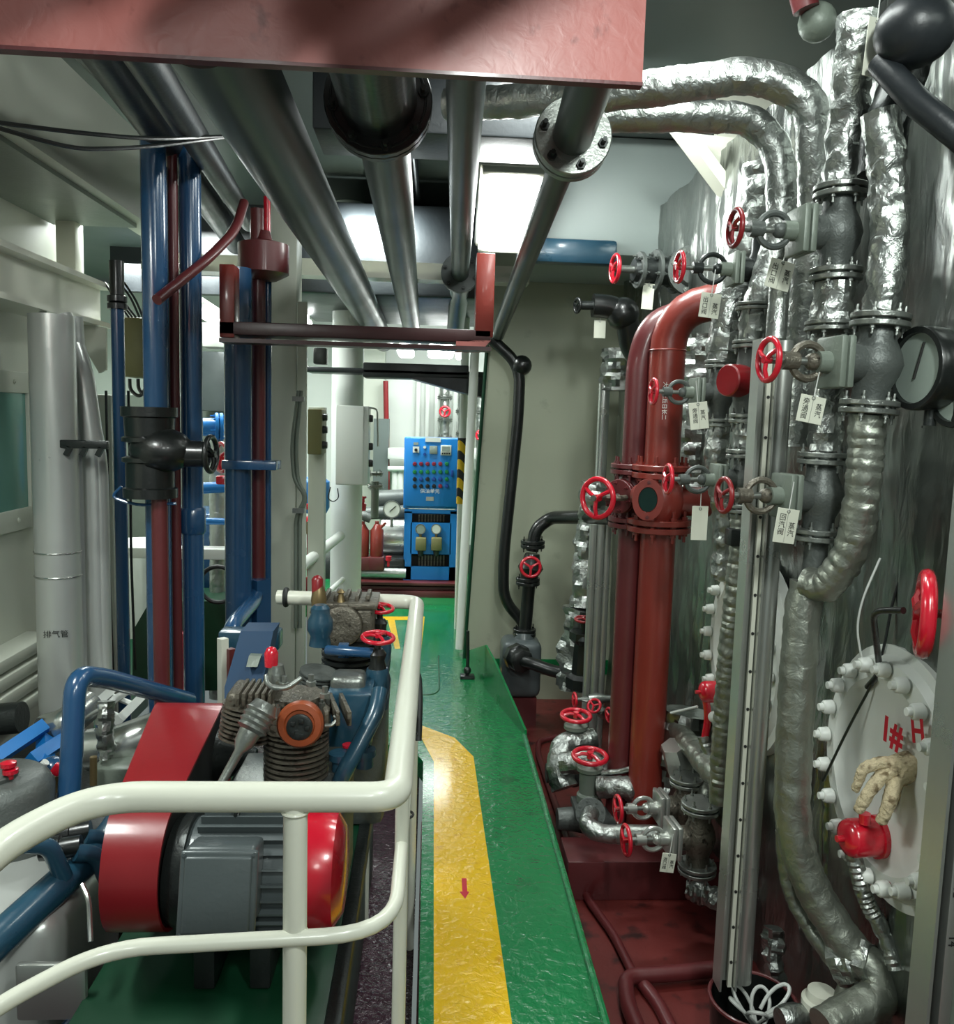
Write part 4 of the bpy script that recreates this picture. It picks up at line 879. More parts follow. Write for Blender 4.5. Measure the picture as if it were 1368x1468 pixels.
for f in (.20, .95):
    p = rl[3].lerp(rl[4], f); put('post', MB().tube([(p.x, p.y, LOW), (p.x, p.y, zr)], .0145, 16), 'cream', t)
put('end_collar', MB().torus(rl[5] + V((.03, 0, 0)), (1, 0, 0), .026, .010, 20, 8), 'rubber', t)
p = rl[4].lerp(rl[5], .35); put('post', MB().tube([(p.x, p.y, LOW), (p.x, p.y, zr)], .018, 16), 'cream', t)
p = rl[0]; put('post', MB().tube([(p.x + .05, p.y + .06, LOW), (p.x + .05, p.y + .06, zm)], .0145, 16), 'cream', t)
for f in (.30, .62):
    p = rl[3].lerp(rl[4], f); put('cable_tie', MB().torus((p.x, p.y, zm - .01), (0, 0, 1), .02, .003, 16, 6), 'rubber', t)
pipe('hand_hose', 'black rubber hose end hanging on the walkway side of the rail', [P(585, 950, 2.55), P(600, 965, 2.5), P(602, 1000, 2.45), P(600, 1062, 2.4)], .010, 'rubber', cat='hose', rad=.05)
# white upright stanchion by the green deck, with hazard-painted pole beyond
t = thing('stanchion', 'tall white pole standing on the green deck by the bulkhead', 'pole', P(668, 966, 5.05))
p0, p1 = P(668, 972, 5.0), P(682, 500, 5.0)
put('pole', MB().tube([P(659, 930, 5.6), P(681, 505, 5.6)], .030, 18), 'white', t)
t = thing('lashing_stand', 'small black bracket foot on the deck edge below the white pole', 'bracket', PZ(670, 975, 0))
p = PZ(670, 972, 0); put('foot', MB().box(p + V((0, 0, .01)), (.09, .07, .02), None, .004), 'black', t); put('upright', MB().tube([p, p + V((0, 0, .14)), p + V((-.005, 0, .30))], .011, 10), 'black', t); put('knob', MB().ball(p + V((0, 0, .05)), .025), 'black', t)
t = thing('warning_pole', 'pole with yellow and black warning stripes behind the white pole', 'pole', P(661, 880, 6.3))
a, b_ = P(664, 628, 6.3), P(661, 722, 6.3); x_ = (a.x + b_.x) / 2
put('striped_sleeve', MB().cyl((x_, 6.3, b_.z), (x_, 6.3, a.z), .038, None, 20), 'hazard', t); put('pole', MB().cyl((x_, 6.3, 0), (x_, 6.3, 2.6), .030), 'white', t)

# ================================================================== AIR COMPRESSOR SET
ZS = .24
t = thing('bedplate', 'dark green bedplate carrying the motor and compressors', 'bedplate', (-.42, 2.4, LOW))
b = MB(); b.box((-.49, 2.45, (LOW + ZS) / 2), (.58, 1.7, ZS - LOW), None, .01); put('base', b, 'machine_green', t)
put('side_rail', MB().box((-.19, 2.45, ZS - .02), (.04, 1.7, .06), None, .008), 'dark_steel', t)
# electric motor
mx0, mx1, my, mz, mr = -.565, -.295, 1.95, .502, .124
t = thing('electric_motor', 'dark grey electric motor with a bright red fan cover behind the rail', 'motor', (-.4, my, ZS))
prof = [(0, .10), (.012, .125), (.03, mr)]
b = MB(); b.lathe((mx0, my, mz), (1, 0, 0), [(0, .09), (.01, .12), (.03, mr), (.26, mr), (.285, mr)], 40); put('housing', b, 'motor_grey', t)
b = MB()
for k in range(26):
    a = 2 * PI * k / 26; 
    b.box((mx0 + .15, my + math.cos(a) * (mr + .008), mz + math.sin(a) * (mr + .008)), (.22, .022, .005), Matrix.Rotation(a, 3, 'X'))
put('cooling_fins', b, 'motor_grey', t)
b = MB(); b.lathe((mx0 - .03, my, mz), (1, 0, 0), [(0, .05), (.004, .12), (.03, .135), (.05, .137)], 36); put('end_bell', b, 'dark_steel', t)
b = MB(); b.lathe((mx1 - .01, my, mz), (1, 0, 0), [(0, .136), (.07, .138), (.10, .130), (.12, .10), (.125, .02)], 40); o = put('fan_cover', b, 'wheel_red', t, 'bright red domed fan cover')
tm = P(312, 1282, 1.74); b = MB(); M = Matrix.Rotation(math.radians(-14), 3, 'X'); b.box(tm + V((0, .055, 0)), (.155, .10, .17), M, .012, 3); put('terminal_box', b, 'motor_grey', t)
b = MB(); b.box(tm + M @ V((0, .002, 0)), (.168, .016, .184), M, .014, 3); b.box(tm + M @ V((0, -.006, 0)), (.145, .012, .160), M, .02, 3); lid = put('terminal_lid', b, 'motor_grey', t)
for sx in (-1, 1):
    for sz in (-1, 1): bolts(lid, tm + M @ V((sx * .075, -.006, sz * .083)), M @ V((0, -1, 0)), 0, 1, .005, .008, 'motor_grey')
for xx_ in (mx0 + .06, mx1 - .08): put('foot', MB().box((xx_, my, (ZS + mz - .11) / 2 + .01), (.05, .16, mz - .10 - ZS), None, .006), 'dark_steel', t)
put('lifting_eye', MB().torus((mx0 + .12, my, mz + mr + .022), (1, 0, 0), .016, .005, 16, 8), 'dark_steel', t)
# belt guard
t = thing('belt_guard', 'curved dark red belt guard between motor and flywheel', 'guard', (-.68, 2.0, ZS))
def stad(x_at, grow=0.0):
    A, B = V((1.95, .52)), V((2.40, .60)); rA, rB = .152 - grow, .150 - grow; o = []
    dv = (B - A).normalized(); nv = V((-dv.y, dv.x)); a0 = math.atan2(nv.y, nv.x)
    for k in range(15): o.append((A, rA, a0 + PI * k / 14))
    for k in range(15): o.append((B, rB, a0 + PI + PI * k / 14))
    return [V((x_at(c.x + math.cos(a) * r), c.x + math.cos(a) * r, c.y + math.sin(a) * r)) for c, r, a in o]
f = lambda y: max(0, min(1, (y - 1.8) / .75))
L0, R0 = stad(lambda y: -.715 - .085 * f(y)), stad(lambda y: -.588 + .0 * f(y))
b = MB(); b.rings([L0, R0], False); b.rings([stad(lambda y: -.70 - .085 * f(y), .008), stad(lambda y: -.588, .008)], False); b.rings([R0, stad(lambda y: -.588, .008)], False); put('rim_band', b, 'guard_red', t, None, 40)
b = MB(); b.rings([stad(lambda y: -.71 - .085 * f(y), .004), stad(lambda y: -.70 - .085 * f(y), .004)]); put('back_plate', b, 'guard_red', t)
b = MB(); b.rings([stad(lambda y: -.60, .010), stad(lambda y: -.598, .010)]); put('mesh_panel', b, 'rubber', t)
put('stay', MB().box((-.66, 2.2, (ZS + .5) / 2), (.04, .04, .5 - ZS + .05)), 'guard_red', t)
# front compressor
t = thing('air_compressor', 'front air compressor with finned cylinders and an orange round cover', 'compressor', (-.36, 2.3, ZS))
def finned(c, ax, r0, r1, L, n, seg=32):
    pr = []
    for k in range(n):
        s = L * k / n; pr += [(s, r0), (s + L / n * .45, r0), (s + L / n * .5, r1), (s + L / n * .92, r1)]
    return MB().lathe(c, ax, pr + [(L, r0)], seg)
cc = P(425, 1112, 2.22); ct_ = P(425, 985, 2.22)
b = MB(); b.box((cc.x - .03, 2.28, (ZS + cc.z) / 2 - .01), (.34, .34, cc.z - ZS - .04), None, .04, 3); put('crankcase', b, 'cast_grey', t)
b = MB(); b.box((cc.x - .03, 2.25, cc.z - .012), (.27, .26, .024), None, .006); put('cylinder_base', b, 'flange_steel', t)
put('cylinder', finned(cc, (0, 0, 1), .070, .088, .135, 9), 'cast_brown', t)
b = MB(); b.lathe(cc + V((0, 0, .132)), (0, 0, 1), [(0, .08), (.01, .095), (.06, .095), (.07, .08), (.10, .075)], 10)
for k in range(7): b.box(cc + V((-.05 + .03 * k, -.0, .19)), (.012, .16, .04), Matrix.Rotation(.25, 3, 'Z'), .003)
hd = put('cylinder_head', b, 'cast_brown', t); bolts(hd, cc + V((0, 0, .205)), (0, 0, 1), .082, 8, .009, .03)
for px_, py_ in ((408, 985), (446, 983), (466, 1000)): put('head_stud', MB().lathe(P(px_, py_, 2.13), (0, 0, 1), [(0, .014), (.012, .014), (.013, .008), (.03, .008)], 6), 'flange_steel', t)
cl = P(338, 1068, 2.2)
b = finned(P(352, 1060, 2.2), (.12, .06, 1), .055, .072, .10, 8); put('cylinder', b, 'cast_brown', t)
b = MB(); b.box(P(372, 1005, 2.22), (.16, .13, .06), Matrix.Rotation(.2, 3, 'Y'), .015, 3)
for k in range(6): b.box(P(348 + 9 * k, 992, 2.2), (.010, .13, .035), None, .003)
put('cylinder_head', b, 'cast_brown', t)
b = MB(); a, e = P(382, 1008, 2.06), P(330, 1100, 1.98); ax = (e - a).normalized()
b.lathe(a, ax, [(0, .028), (.02, .036), (.025, .041), (.032, .036), (.04, .041), (.047, .036), (.055, .041), (.062, .036), (.07, .040), (.078, .028), (.11, .024), (.13, .012), ((e - a).length + .04, .010)], 20); put('suction_tube', b, 'flange_steel', t)
oc = P(430, 1043, 2.08); n = V((.0, -1, .12)).normalized()
b = MB(); b.lathe(oc + V((0, .06, 0)), n, [(0, .050), (.03, .057), (.055, .060), (.066, .054), (.068, .040), (.062, .036), (.060, .01)], 36); put('air_filter', b, 'orange', t, 'rusty orange ring-shaped filter cover')
b = MB(); b.lathe(oc + V((0, .02, 0)), n, [(0, .035), (.028, .033), (.032, .022), (.028, .01)], 24)
for k in range(5):
    a_ = 2 * PI * k / 5; b.box(oc + n * .012 + V((math.cos(a_) * .02, 0, math.sin(a_) * .02)), (.012, .006, .012), None, .002)
put('filter_insert', b, 'dark_steel', t)
b = MB(); b.lathe(P(396, 985, 2.15), (0, 0, 1), [(0, .020), (.02, .026), (.04, .022), (.06, .018)], 14); rv = put('relief_valve', b, 'flange_steel', t)
b = MB(); b.lathe(P(389, 955, 2.15), (0, 0, 1), [(0, .017), (.035, .018), (.048, .012), (.052, .004)], 18); put('relief_cap', b, 'wheel_red', rv, 'small red cap')
put('air_pipe', MB().tube([P(382, 968, 2.12), P(384, 984, 2.1), P(410, 988, 2.1), P(432, 972, 2.12)], .007, 10, .02), 'flange_steel', t)
put('small_pipe', MB().tube([P(478, 1026, 2.15), P(484, 1030, 2.15), P(476, 1040, 2.14), P(466, 1040, 2.14)], .005, 8, .01), 'flange_steel', t)
put('intercooler', MB().box(P(504, 1020, 2.4), (.13, .16, .16), None, .01), 'teal_paint', t, 'dark blue cooler box')
put('delivery_pipe', MB().tube([P(545, 990, 2.3), P(540, 1020, 2.25), P(512, 1075, 2.2), P(494, 1105, 2.18), P(480, 1140, 2.2)], .023, 18, .06), 'teal_paint', t)
b = MB()
for (px, py) in ((488, 1090), (522, 1085)): b.lathe(P(px, py + 14, 2.22), (0, 0, 1), [(0, .024), (.03, .024), (.032, .032), (.05, .032)], 12)
put('pipe_union', b, 'teal_paint', t)
put('flywheel', MB().lathe((-.69, 2.40, .60), (1, 0, 0), [(0, .125), (.06, .125), (.065, .10), (.2, .02)], 30), 'dark_steel', t)
one('oil_plug', 'flat red disc on the dark blue cooler', 'plug', MB().cyl(P(500, 1070, 2.26), P(500, 1067, 2.26), .018), 'wheel_red')
# rear compressor
t = thing('air_compressor', 'rear air compressor with a round grey head cover facing the viewer', 'compressor', (-.25, 2.75, ZS))
hc = P(490, 898, 2.72)
b = MB(); b.box((hc.x, 2.82, (ZS + .70) / 2), (.30, .30, .70 - ZS), None, .03); put('crankcase', b, 'cast_grey', t)
put('cylinder', finned(V((hc.x + .02, 2.80, .68)), (0, 0, 1), .075, .095, hc.z - .06 - .68, 8), 'dark_steel', t)
b = MB(); b.box((hc.x + .01, 2.82, hc.z), (.19, .18, .12), None, .015, 3); b.box((hc.x + .01, 2.82, hc.z + .066), (.21, .20, .02), None, .005)
for k in range(5): b.box((hc.x - .06 + .035 * k, 2.82, hc.z + .085), (.014, .12, .02), None, .003)
put('cylinder_head', b, 'cast_brown', t)
put('head_cover', MB().lathe(hc + V((0, .03, 0)), (0, -1, .05), [(0, .07), (.03, .07), (.045, .066), (.05, .055), (.046, .02), (.046, .005)], 32), 'cast_brown', t)
b = MB(); b.lathe(P(457, 878, 2.72), (0, 0, 1), [(0, .03), (.02, .022), (.04, .026), (.07, .022), (.09, .014)], 14); put('relief_valve', b, 'brass', t)
put('relief_cap', MB().lathe(P(455, 852, 2.72), (0, 0, 1), [(0, .018), (.05, .019), (.06, .012), (.064, .003)], 16), 'guard_red', t, 'dark red cap')
b = MB(); b.lathe(P(489, 868, 2.75), (0, 0, 1), [(0, .02), (.015, .012), (.04, .008), (.045, .014), (.055, .004)], 12); put('top_fitting', b, 'brass', t)
b = MB(); b.lathe(P(459, 925, 2.6), (0, 0, 1), [(0, .035), (.03, .03), (.05, .04), (.08, .04), (.10, .03), (.12, .03), (.13, .02)], 14); put('unloader_valve', b, 'teal_paint', t, 'dark blue fitting')
b = MB(); b.tube([P(470, 932, 2.55), P(500, 934, 2.5), P(535, 936, 2.5)], .016, 12); b.lathe(P(486, 932, 2.53), (1, 0, 0), [(0, .024), (.03, .024)], 6); put('delivery_pipe', b, 'blue_paint', t)
b = MB(); b.box(P(500, 984, 2.42), (.10, .10, .085), None, .018, 3); put('valve_box', b, 'flange_steel', t)
put('second_head', finned(P(452, 992, 2.55), (.2, -.1, 1), .045, .06, .07, 6), 'cast_grey', t)
for px, py, d, r, lb in ((545, 872, 2.82, .044, 'red horizontal handwheel under the far corner of the rail'), (542, 914, 2.5, .047, 'red horizontal handwheel nearer the viewer beside the rail')):
    c0 = P(px, py, d); t = thing('stop_valve', lb, 'valve', c0 - V((0, 0, .2)))
    handwheel(t, c0, (.05, -.12, 1), r, r * .15); put('stem', MB().cyl(c0, c0 - V((0, 0, .06)), .010, None, 10), 'dark_steel', t)
    put('bonnet', MB().lathe(c0 - V((0, 0, .10)), (0, 0, 1), [(0, .03), (.03, .022), (.05, .028), (.065, .016)], 10), 'black', t)
    put('body', MB().lathe(c0 - V((0, 0, .22)), (0, 0, 1), [(0, .036), (.05, .04), (.09, .042), (.125, .032)], 16), 'teal_paint', t)
put_ = one('blue_cover', 'slanted blue sheet casing with a pale sticker behind the front compressor', 'casing', MB().prism([P(345, 905, 2.75), P(392, 905, 2.75), P(372, 1000, 2.6), P(350, 1060, 2.55), P(322, 1060, 2.55), P(322, 985, 2.65)], (0, .12, 0)), 'casing_blue')
lab = one('sticker', 'pale worn sticker on the slanted blue casing', 'sticker', MB().prism([P(357, 940, 2.655), P(374, 941, 2.655), P(369, 956, 2.635), P(353, 956, 2.635)], (0, .03, 0)), 'green_grey')

# ================================================================== LOWER LEFT MACHINERY
pipe('blue_pipe', 'blue looped pipe bending over behind the left end of the rail', [P(95, 1200, 2.5), P(103, 1080, 2.55), P(108, 968, 2.6), P(150, 972, 2.75), P(270, 1004, 3.3)], .033, 'blue_paint', rad=[.3, .07, .1], seg=20)
pipe('blue_pipe', 'thick teal-blue pipe slanting down at the lower left', [P(185, 1150, 2.5), P(160, 1200, 2.3), P(60, 1290, 2.0), P(-60, 1400, 1.8), P(-420, 1760, 1.5)], .042, 'teal_paint', rad=.15, seg=22)
pipe('blue_pipe', 'blue pipe at the very bottom left under the mid rail', [P(215, 1362, 2.1), P(165, 1410, 2.0), P(95, 1490, 1.85)], .032, 'blue_paint', seg=20)
t = thing('engine_cover', 'silver engine casing with a rounded top at the lower left corner', 'casing', P(60, 1460, 2.0))
b = MB(); c0 = P(80, 1300, 2.15); b.box((c0.x - .30, 2.15, c0.z - .26), (.76, .5, .62), Matrix.Rotation(math.radians(-10), 3, 'X'), .05, 4); put('casing', b, 'silver_clad', t)
b = MB(); b.tube([P(118, 1268, 1.93), P(128, 1290, 1.9), P(130, 1350, 1.85)], .006, 8, .03); put('seam', b, 'sheet_metal', t)
b = MB(); b.box(P(75, 1420, 1.86), (.16, .02, .14), None, .008); put('access_plate', b, 'silver_paint', t)
for px, py, d, lb in ((14, 1210, 2.0, 'black-blue valve at the left edge under the rail'), (100, 1200, 2.2, 'black-blue hose coupling beside the teal pipe'), (85, 1222, 2.1, 'dark round plug on the silver casing')):
    t = thing('hose_coupling', lb, 'coupling', P(px, py + 20, d))
    c0 = P(px, py, d); b = MB(); b.lathe(c0 - V((.05, 0, 0)), (1, .2, .1), [(0, .022), (.03, .026), (.032, .034), (.05, .034), (.052, .026), (.10, .026)], 16); put('coupling', b, 'black', t)
    put('hose', MB().tube([c0 + V((.04, 0, 0)), c0 + V((.08, .03, -.02)), c0 + V((.10, .06, -.12))], .022, 12, .05), 'teal_paint', t)
t = thing('header_tank', 'grey round tank with red knobs on its lid at the left edge', 'tank', P(20, 1180, 2.5))
c0 = P(-5, 1108, 2.45); put('body', MB().lathe(c0 - V((0, 0, .22)), (0, 0, 1), [(0, .15), (.17, .155), (.20, .14), (.215, .12)], 32), 'cast_grey', t)
put('lid', MB().lathe(c0 - V((.02, .02, .006)), (0, 0, 1), [(0, .085), (.012, .085), (.016, .08)], 28), 'cast_grey', t)
for dx_, dz_ in ((.06, 0), (.055, .02)):
    put('knob', MB().lathe(c0 + V((dx_, -.04, .0 + dz_)), (0, 0, 1), [(0, .008), (.015, .010), (.018, .022), (.03, .022), (.034, .01)], 10), 'wheel_red', t, 'red knob')
t = thing('flat_bar_rack', 'bright blue flat-bar frame at the far left below the wall ledge', 'frame', P(50, 1130, 2.9))
for q in (((-10, 1090), (65, 1040)), ((45, 1090), (95, 1058)), ((65, 1100), (65, 1060))):
    a, e = P(*q[0], 2.95), P(*q[1], 3.1); put('bar', MB().tube([a, e], .032, 4), 'sky_blue', t)
t = thing('ball_valve', 'blue cock with a red and white lever below the silver duct', 'valve', P(80, 1140, 2.7))
put('body', MB().ball(P(76, 1110, 2.7), (.05, .05, .06)), 'blue_paint', t); put('lever', MB().box(P(82, 1103, 2.63), (.03, .02, .035), Matrix.Rotation(.6, 3, 'Y'), .004), 'wheel_red', t); put('pin', MB().cyl(P(66, 1092, 2.65), P(60, 1098, 2.65), .012), 'white', t)
put('stem', MB().cyl(P(80, 1112, 2.66), P(80, 1135, 2.66), .013), 'brass', t)
pipe('silver_duct', 'silver horizontal duct between the blue loop and the belt guard', [P(128, 1075, 3.0), P(170, 1070, 3.0), P(235, 1045, 3.05)], .075, 'sheet_metal', cat='duct', rad=.1, seg=26)
one('elbow_duct', 'silver rounded duct end left of the blue loop', 'duct', MB().tube([P(68, 1045, 3.2), P(92, 1040, 3.15), P(128, 1010, 3.3)], .06, 22, .12), 'sheet_metal')
pipe('silver_duct', 'short upright silver cylinder right of the brass stem', [P(192, 1060, 3.0), P(194, 1125, 3.0)], .055, 'sheet_metal', cat='duct', seg=24)
one('drain_pipe', 'upright brass pipe end under the silver duct', 'pipe', MB().tube([P(134, 1085, 2.8), P(134, 1125, 2.8)], .012, 12), 'brass')
one('lagging_strap', 'crumpled foil strap hung over the silver duct', 'strap', MB().tube([P(152, 1005, 2.9), P(150, 1040, 2.88), P(152, 1085, 2.88)], .028, 12, .05, .4, 30), 'foil', None, 18)
pipe('exhaust_pipe', 'dark pipe end poking in at the far left below the ledge', [P(-40, 1035, 3.2), P(32, 1028, 3.2)], .06, 'dark_steel', seg=24)
t = thing('cable_ladder', 'pale cable ladder with grey cables behind the blue loop', 'cable ladder', P(170, 1020, 3.6))
for q in (((132, 1015), (172, 978)), ((168, 1034), (212, 990))): put('side_rail', MB().tube([P(*q[0], 3.3), P(*q[1], 3.9)], .025, 4), 'white', t)
for f in (.1, .5, .9):
    a, e = P(132, 1015, 3.3).lerp(P(172, 978, 3.9), f), P(168, 1034, 3.3).lerp(P(212, 990, 3.9), f); put('rung', MB().tube([a, e], .012, 6), 'white', t)
one('cable', 'bundle of white cables lying along the pale cable ladder', 'cable', MB().tube([P(146, 1030, 3.2), P(160, 1005, 3.4), P(185, 990, 3.8)], .016, 10, .1), 'white_cable')
one('junction_block', 'pale concrete block between the rail and the duct', 'block', MB().box(P(168, 1112, 2.9), (.14, .12, .10), None, .01), 'green_grey')
one('engine_block', 'dark machinery mass below the silver ducts at left', 'machine', MB().box((-1.38, 3.2, -.05), (.8, 1.0, .40), None, .05, 3), 'dark_steel')
one('equipment_deck', 'dark green floor plates under the left machinery', 'floor plate', MB().box((-1.38, 2.5, LOW - .04), (1.15, 4.0, .06)), 'machine_green')

# ================================================================== LEFT RISERS
t = thing('silver_duct', 'broad silver clad riser in front of the left wall', 'duct', P(90, 1060, 3.6))
a, b_ = P(74, 452, 3.7), P(98, 1058, 3.7); x_ = P(80, 760, 3.7).x
x_ += .006; put('riser', MB().tube([(x_, 3.7, .12), (x_, 3.7, a.z)], .092, 36), 'silver_clad', t)
for py in (790, 824): put('strap', MB().torus((x_, 3.7, P(80, py, 3.7).z), (0, 0, 1), .093, .004, 36, 6), 'sheet_metal', t)
put('collar', MB().lathe((x_, 3.7, P(95, 1060, 3.7).z), (0, 0, 1), [(0, .07), (.09, .07), (.092, .10), (.11, .10)], 30), 'sheet_metal', t)
lettering('\u6392\u6c14\u7ba1', V((x_ + .022, 3.7 - .0915, P(80, 902, 3.7).z)), (.97, .2, 0), (0, 0, 1), .034, 'ink', t)
for k, (pxa, pxb, r, lb) in enumerate(((108, 118, .042, 'slim silver riser next to the broad silver one'), (122, 140, .048, 'slim silver riser bent at its top, right of its twin'), (135, 148, .036, 'rightmost slim silver riser beside the white flanged post'))):
    p1 = P(pxb, 900, 3.85); top = P(pxa, 480, 3.85)
    pipe('silver_duct', lb, [V((p1.x, 3.85, .2)), V((p1.x, 3.85, P(pxb, 640, 3.85).z)), V((p1.x - .05 * k, 3.85, P(pxb, 520, 3.85).z)), V((p1.x - .12 * k - .01, 3.85, P(pxb, 455, 3.85).z))], r, 'silver_clad', cat='duct', rad=.2, seg=22)
p = P(112, 636, 3.7); t = thing('pipe_clamp', 'dark toothed clamp bar across the silver risers', 'clamp', p)
put('bar', MB().box(p + V((.02, -.06, 0)), (.26, .03, .035), None, .004), 'dark_steel', t)
for k in range(4): put('tooth', MB().box(p + V((-.08 + .065 * k, -.065, -.03)), (.02, .02, .04), Matrix.Rotation(.5, 3, 'Y')), 'dark_steel', t)
# upright blue and red pipes
def riser(label, px, py, d, y0, y1, r, m, name='blue_pipe', seg=24, fl=()):
    a, b_ = VL(px, py, d, y0, y1); return pipe(name, label, [a, b_], r, m, seg=seg, fl=[(V((a.x, d, P(px, q, d).z)), (0, 0, 1), r * 1.7) for q in fl], flm='blue_paint' if m == 'blue_paint' else m, nb=0), a.x
o, xb = riser('slim blue pipe with a black flanged top next to the silver risers', 173, 700, 4.1, 440, 1120, .030, 'blue_paint')
b = MB(); z = P(166, 437, 4.1).z; b.lathe((xb, 4.1, z - .02), (0, 0, 1), [(0, .045), (.025, .045), (.03, .035), (.035, .045), (.06, .045), (.065, .032), (.22, .034)], 18); one('pipe_flange', 'black bolted joint on top of the slim blue pipe', 'flange', b, 'black')
o, xb1 = riser('thick upright blue pipe, foremost of the left risers', 225, 640, 3.3, 150, 1100, .046, 'blue_paint')
riser('dark red pipe directly behind the foremost blue riser', 252, 700, 3.45, 200, 1050, .020, 'red_oxide_dark', 'red_pipe')
riser('slender dark blue pipe beside the foremost blue riser', 240, 760, 3.42, 240, 1050, .016, 'teal_paint')
o, xb2 = riser('second upright blue pipe with a sleeve joint low down', 276, 700, 3.5, 170, 1080, .043, 'blue_paint')
one('pipe_sleeve', 'blue sleeve joint on the second upright blue pipe', 'sleeve', MB().lathe((xb2, 3.5, P(280, 765, 3.5).z), (0, 0, 1), [(0, .046), (.01, .052), (.10, .052), (.11, .046)], 24), 'blue_paint')
o, xb3 = riser('widest upright blue pipe beside the dark red pipe', 342, 700, 3.9, 385, 1000, .062, 'blue_paint')
one('pipe_band', 'blue clamp band across the widest blue pipe and red pipe', 'clamp', MB().box((xb3 + .07, 3.86, P(350, 665, 3.9).z), (.24, .14, .04), None, .004), 'blue_paint')
riser('upright dark red pipe right of the widest blue pipe', 370, 650, 4.0, 300, 830, .034, 'red_oxide_dark', 'red_pipe')
riser('thin upright blue pipe right of the dark red pipe', 384, 650, 4.05, 400, 840, .017, 'blue_paint')
pipe('blue_pipe', 'blue elbow pipe slanting down from the red pipe foot', [P(372, 835, 4.0), P(366, 860, 3.9), P(330, 900, 3.5), P(326, 960, 3.4)], .034, 'blue_paint', rad=.1, seg=20)
one('pipe_bracket', 'blue square arm joined to the slanting blue elbow', 'bracket', MB().box(P(360, 915, 3.35), (.24, .10, .075), None, .01), 'teal_paint')
riser('blue square support leg below the red pipe foot', 372, 900, 3.95, 830, 1000, .055, 'blue_paint', 'support_post', 4)
one('support_post', 'narrow cream support leg behind the front compressor', 'leg', MB().tube(VL(320, 1000, 3.2, 915, 1290), .022, 4), 'cream')
one('support_post', 'dark red support leg next to the cream leg', 'leg', MB().tube(VL(331, 1000, 3.2, 930, 1290), .020, 4), 'red_oxide_dark')
riser('dark red pipe in front of the foremost blue riser, below the black valve', 231, 880, 3.2, 712, 1060, .030, 'red_oxide_dark', 'red_pipe')
# black valve body strapped on the foremost risers
t = thing('control_valve', 'black valve with flanged body on the foremost blue riser', 'valve', P(240, 715, 3.2))
z0, z1 = P(230, 712, 3.25).z, P(230, 584, 3.25).z
b = MB(); b.lathe((xb1, 3.22, z0), (0, 0, 1), [(0, .098), (.035, .098), (.04, .088), (.13, .088), (.135, .10), (.15, .10), (.16, .06), (.20, .06), (.21, .10), (.225, .10), (.23, .088), (z1 - z0 - .04, .092), (z1 - z0 - .035, .102), (z1 - z0, .102)], 26); put('body', b, 'black', t)
zc2 = (z0 + z1) / 2; b = MB(); b.ball((xb1 + .05, 3.2, zc2 + .01), (.12, .1, .085)); b.cyl((xb1, 3.2, zc2), (xb1 + .22, 3.2, zc2), .05); put('actuator', b, 'black', t)
handwheel(t, V((xb1 + .23, 3.2, zc2)), (1, -.1, 0), .065, .01, 'black')
put('wire', MB().tube([V((xb1 - .1, 3.2, z0 + .04)), V((xb1 - .14, 3.2, z0 - .0)), V((xb1 - .05, 3.2, z0 - .03)), V((xb1 + .1, 3.2, z0 - .02))], .006, 8, .05), 'blue_paint', t)
# funnel and red stub high up
t = thing('funnel', 'dark red funnel-shaped fitting above the widest blue pipe', 'fitting', P(378, 402, 4.0))
b = MB(); b.lathe(P(378, 402, 4.0), (0, 0, 1), [(0, .06), (.03, .115), (.16, .115), (.18, .04), (.22, .03)], 24); put('hopper', b, 'red_oxide_dark', t)
put('stub', MB().tube([P(383, 345, 4.0), P(383, 282, 4.0)], .016, 14), 'wheel_red', t)
pipe('handle_pipe', 'dark red pipe slanting up from the blue risers to the funnel', [P(225, 430, 3.2), P(300, 370, 3.5), P(338, 330, 3.7), P(350, 290, 3.8)], .020, 'red_oxide_dark', rad=.12)

# ================================================================== MIDDLE DISTANCE, LEFT
t = thing('column', 'cream steel column with cables strapped to its right side', 'column', P(405, 900, 4.6))
a, b_ = P(386, 640, 4.6), P(424, 640, 4.6); xm = (a.x + b_.x) / 2
b = MB(); b.box((xm, 4.7, 1.4), (b_.x - a.x, .18, 3.4), None, .006); put('web', b, 'pale_wall', t)
b = MB(); b.box((b_.x + .03, 4.62, 1.0), (.05, .03, 2.4), None, .004); put('side_strip', b, 'pale_wall', t)
for k in range(2): one('cable', ('inner', 'outer')[k] + ' grey cable clipped down the cream column', 'cable', MB().tube([P(428 + 4 * k, 560, 4.5), P(418 + 6 * k, 640, 4.5), P(422 + 5 * k, 690, 4.5), P(440, 712, 4.5), P(424 + 6 * k, 740, 4.5), P(424 + 6 * k, 900, 4.5)], .011, 10, .08), 'green_grey')
for py in (572, 732): one('cable_clip', ('upper' if py < 600 else 'lower') + ' steel clip holding the cables on the cream column', 'clip', MB().box(P(428, py, 4.46), (.06, .03, .025)), 'flange_steel')
one('post', 'cream flat post behind the cabled column', 'post', MB().box((P(446, 800, 5.0).x, 5.25, .8), (.10, .1, 1.7), None, .005), 'pale_wall')
t = thing('switch_box', 'olive switch box with black knobs on its side, beside the white column', 'switch box', P(455, 654, 5.0))
b = MB(); b.fbox(441, 586, 461, 652, 5.0, .22, .008); put('case', b, 'olive', t)
for py in (598, 616, 638): b = MB(); c0 = P(461, py, 5.05); b.cyl(c0, c0 + V((.035, 0, 0)), .026, .02, 14); put('knob', b, 'black', t)
x_ = P(497, 700, 6.2).x; b = MB(); b.cyl((x_, 6.2, 0), (x_, 6.2, 3.1), .115, None, 32); one('column', 'round white column behind the pale wall cabinet', 'column', b, 'white')
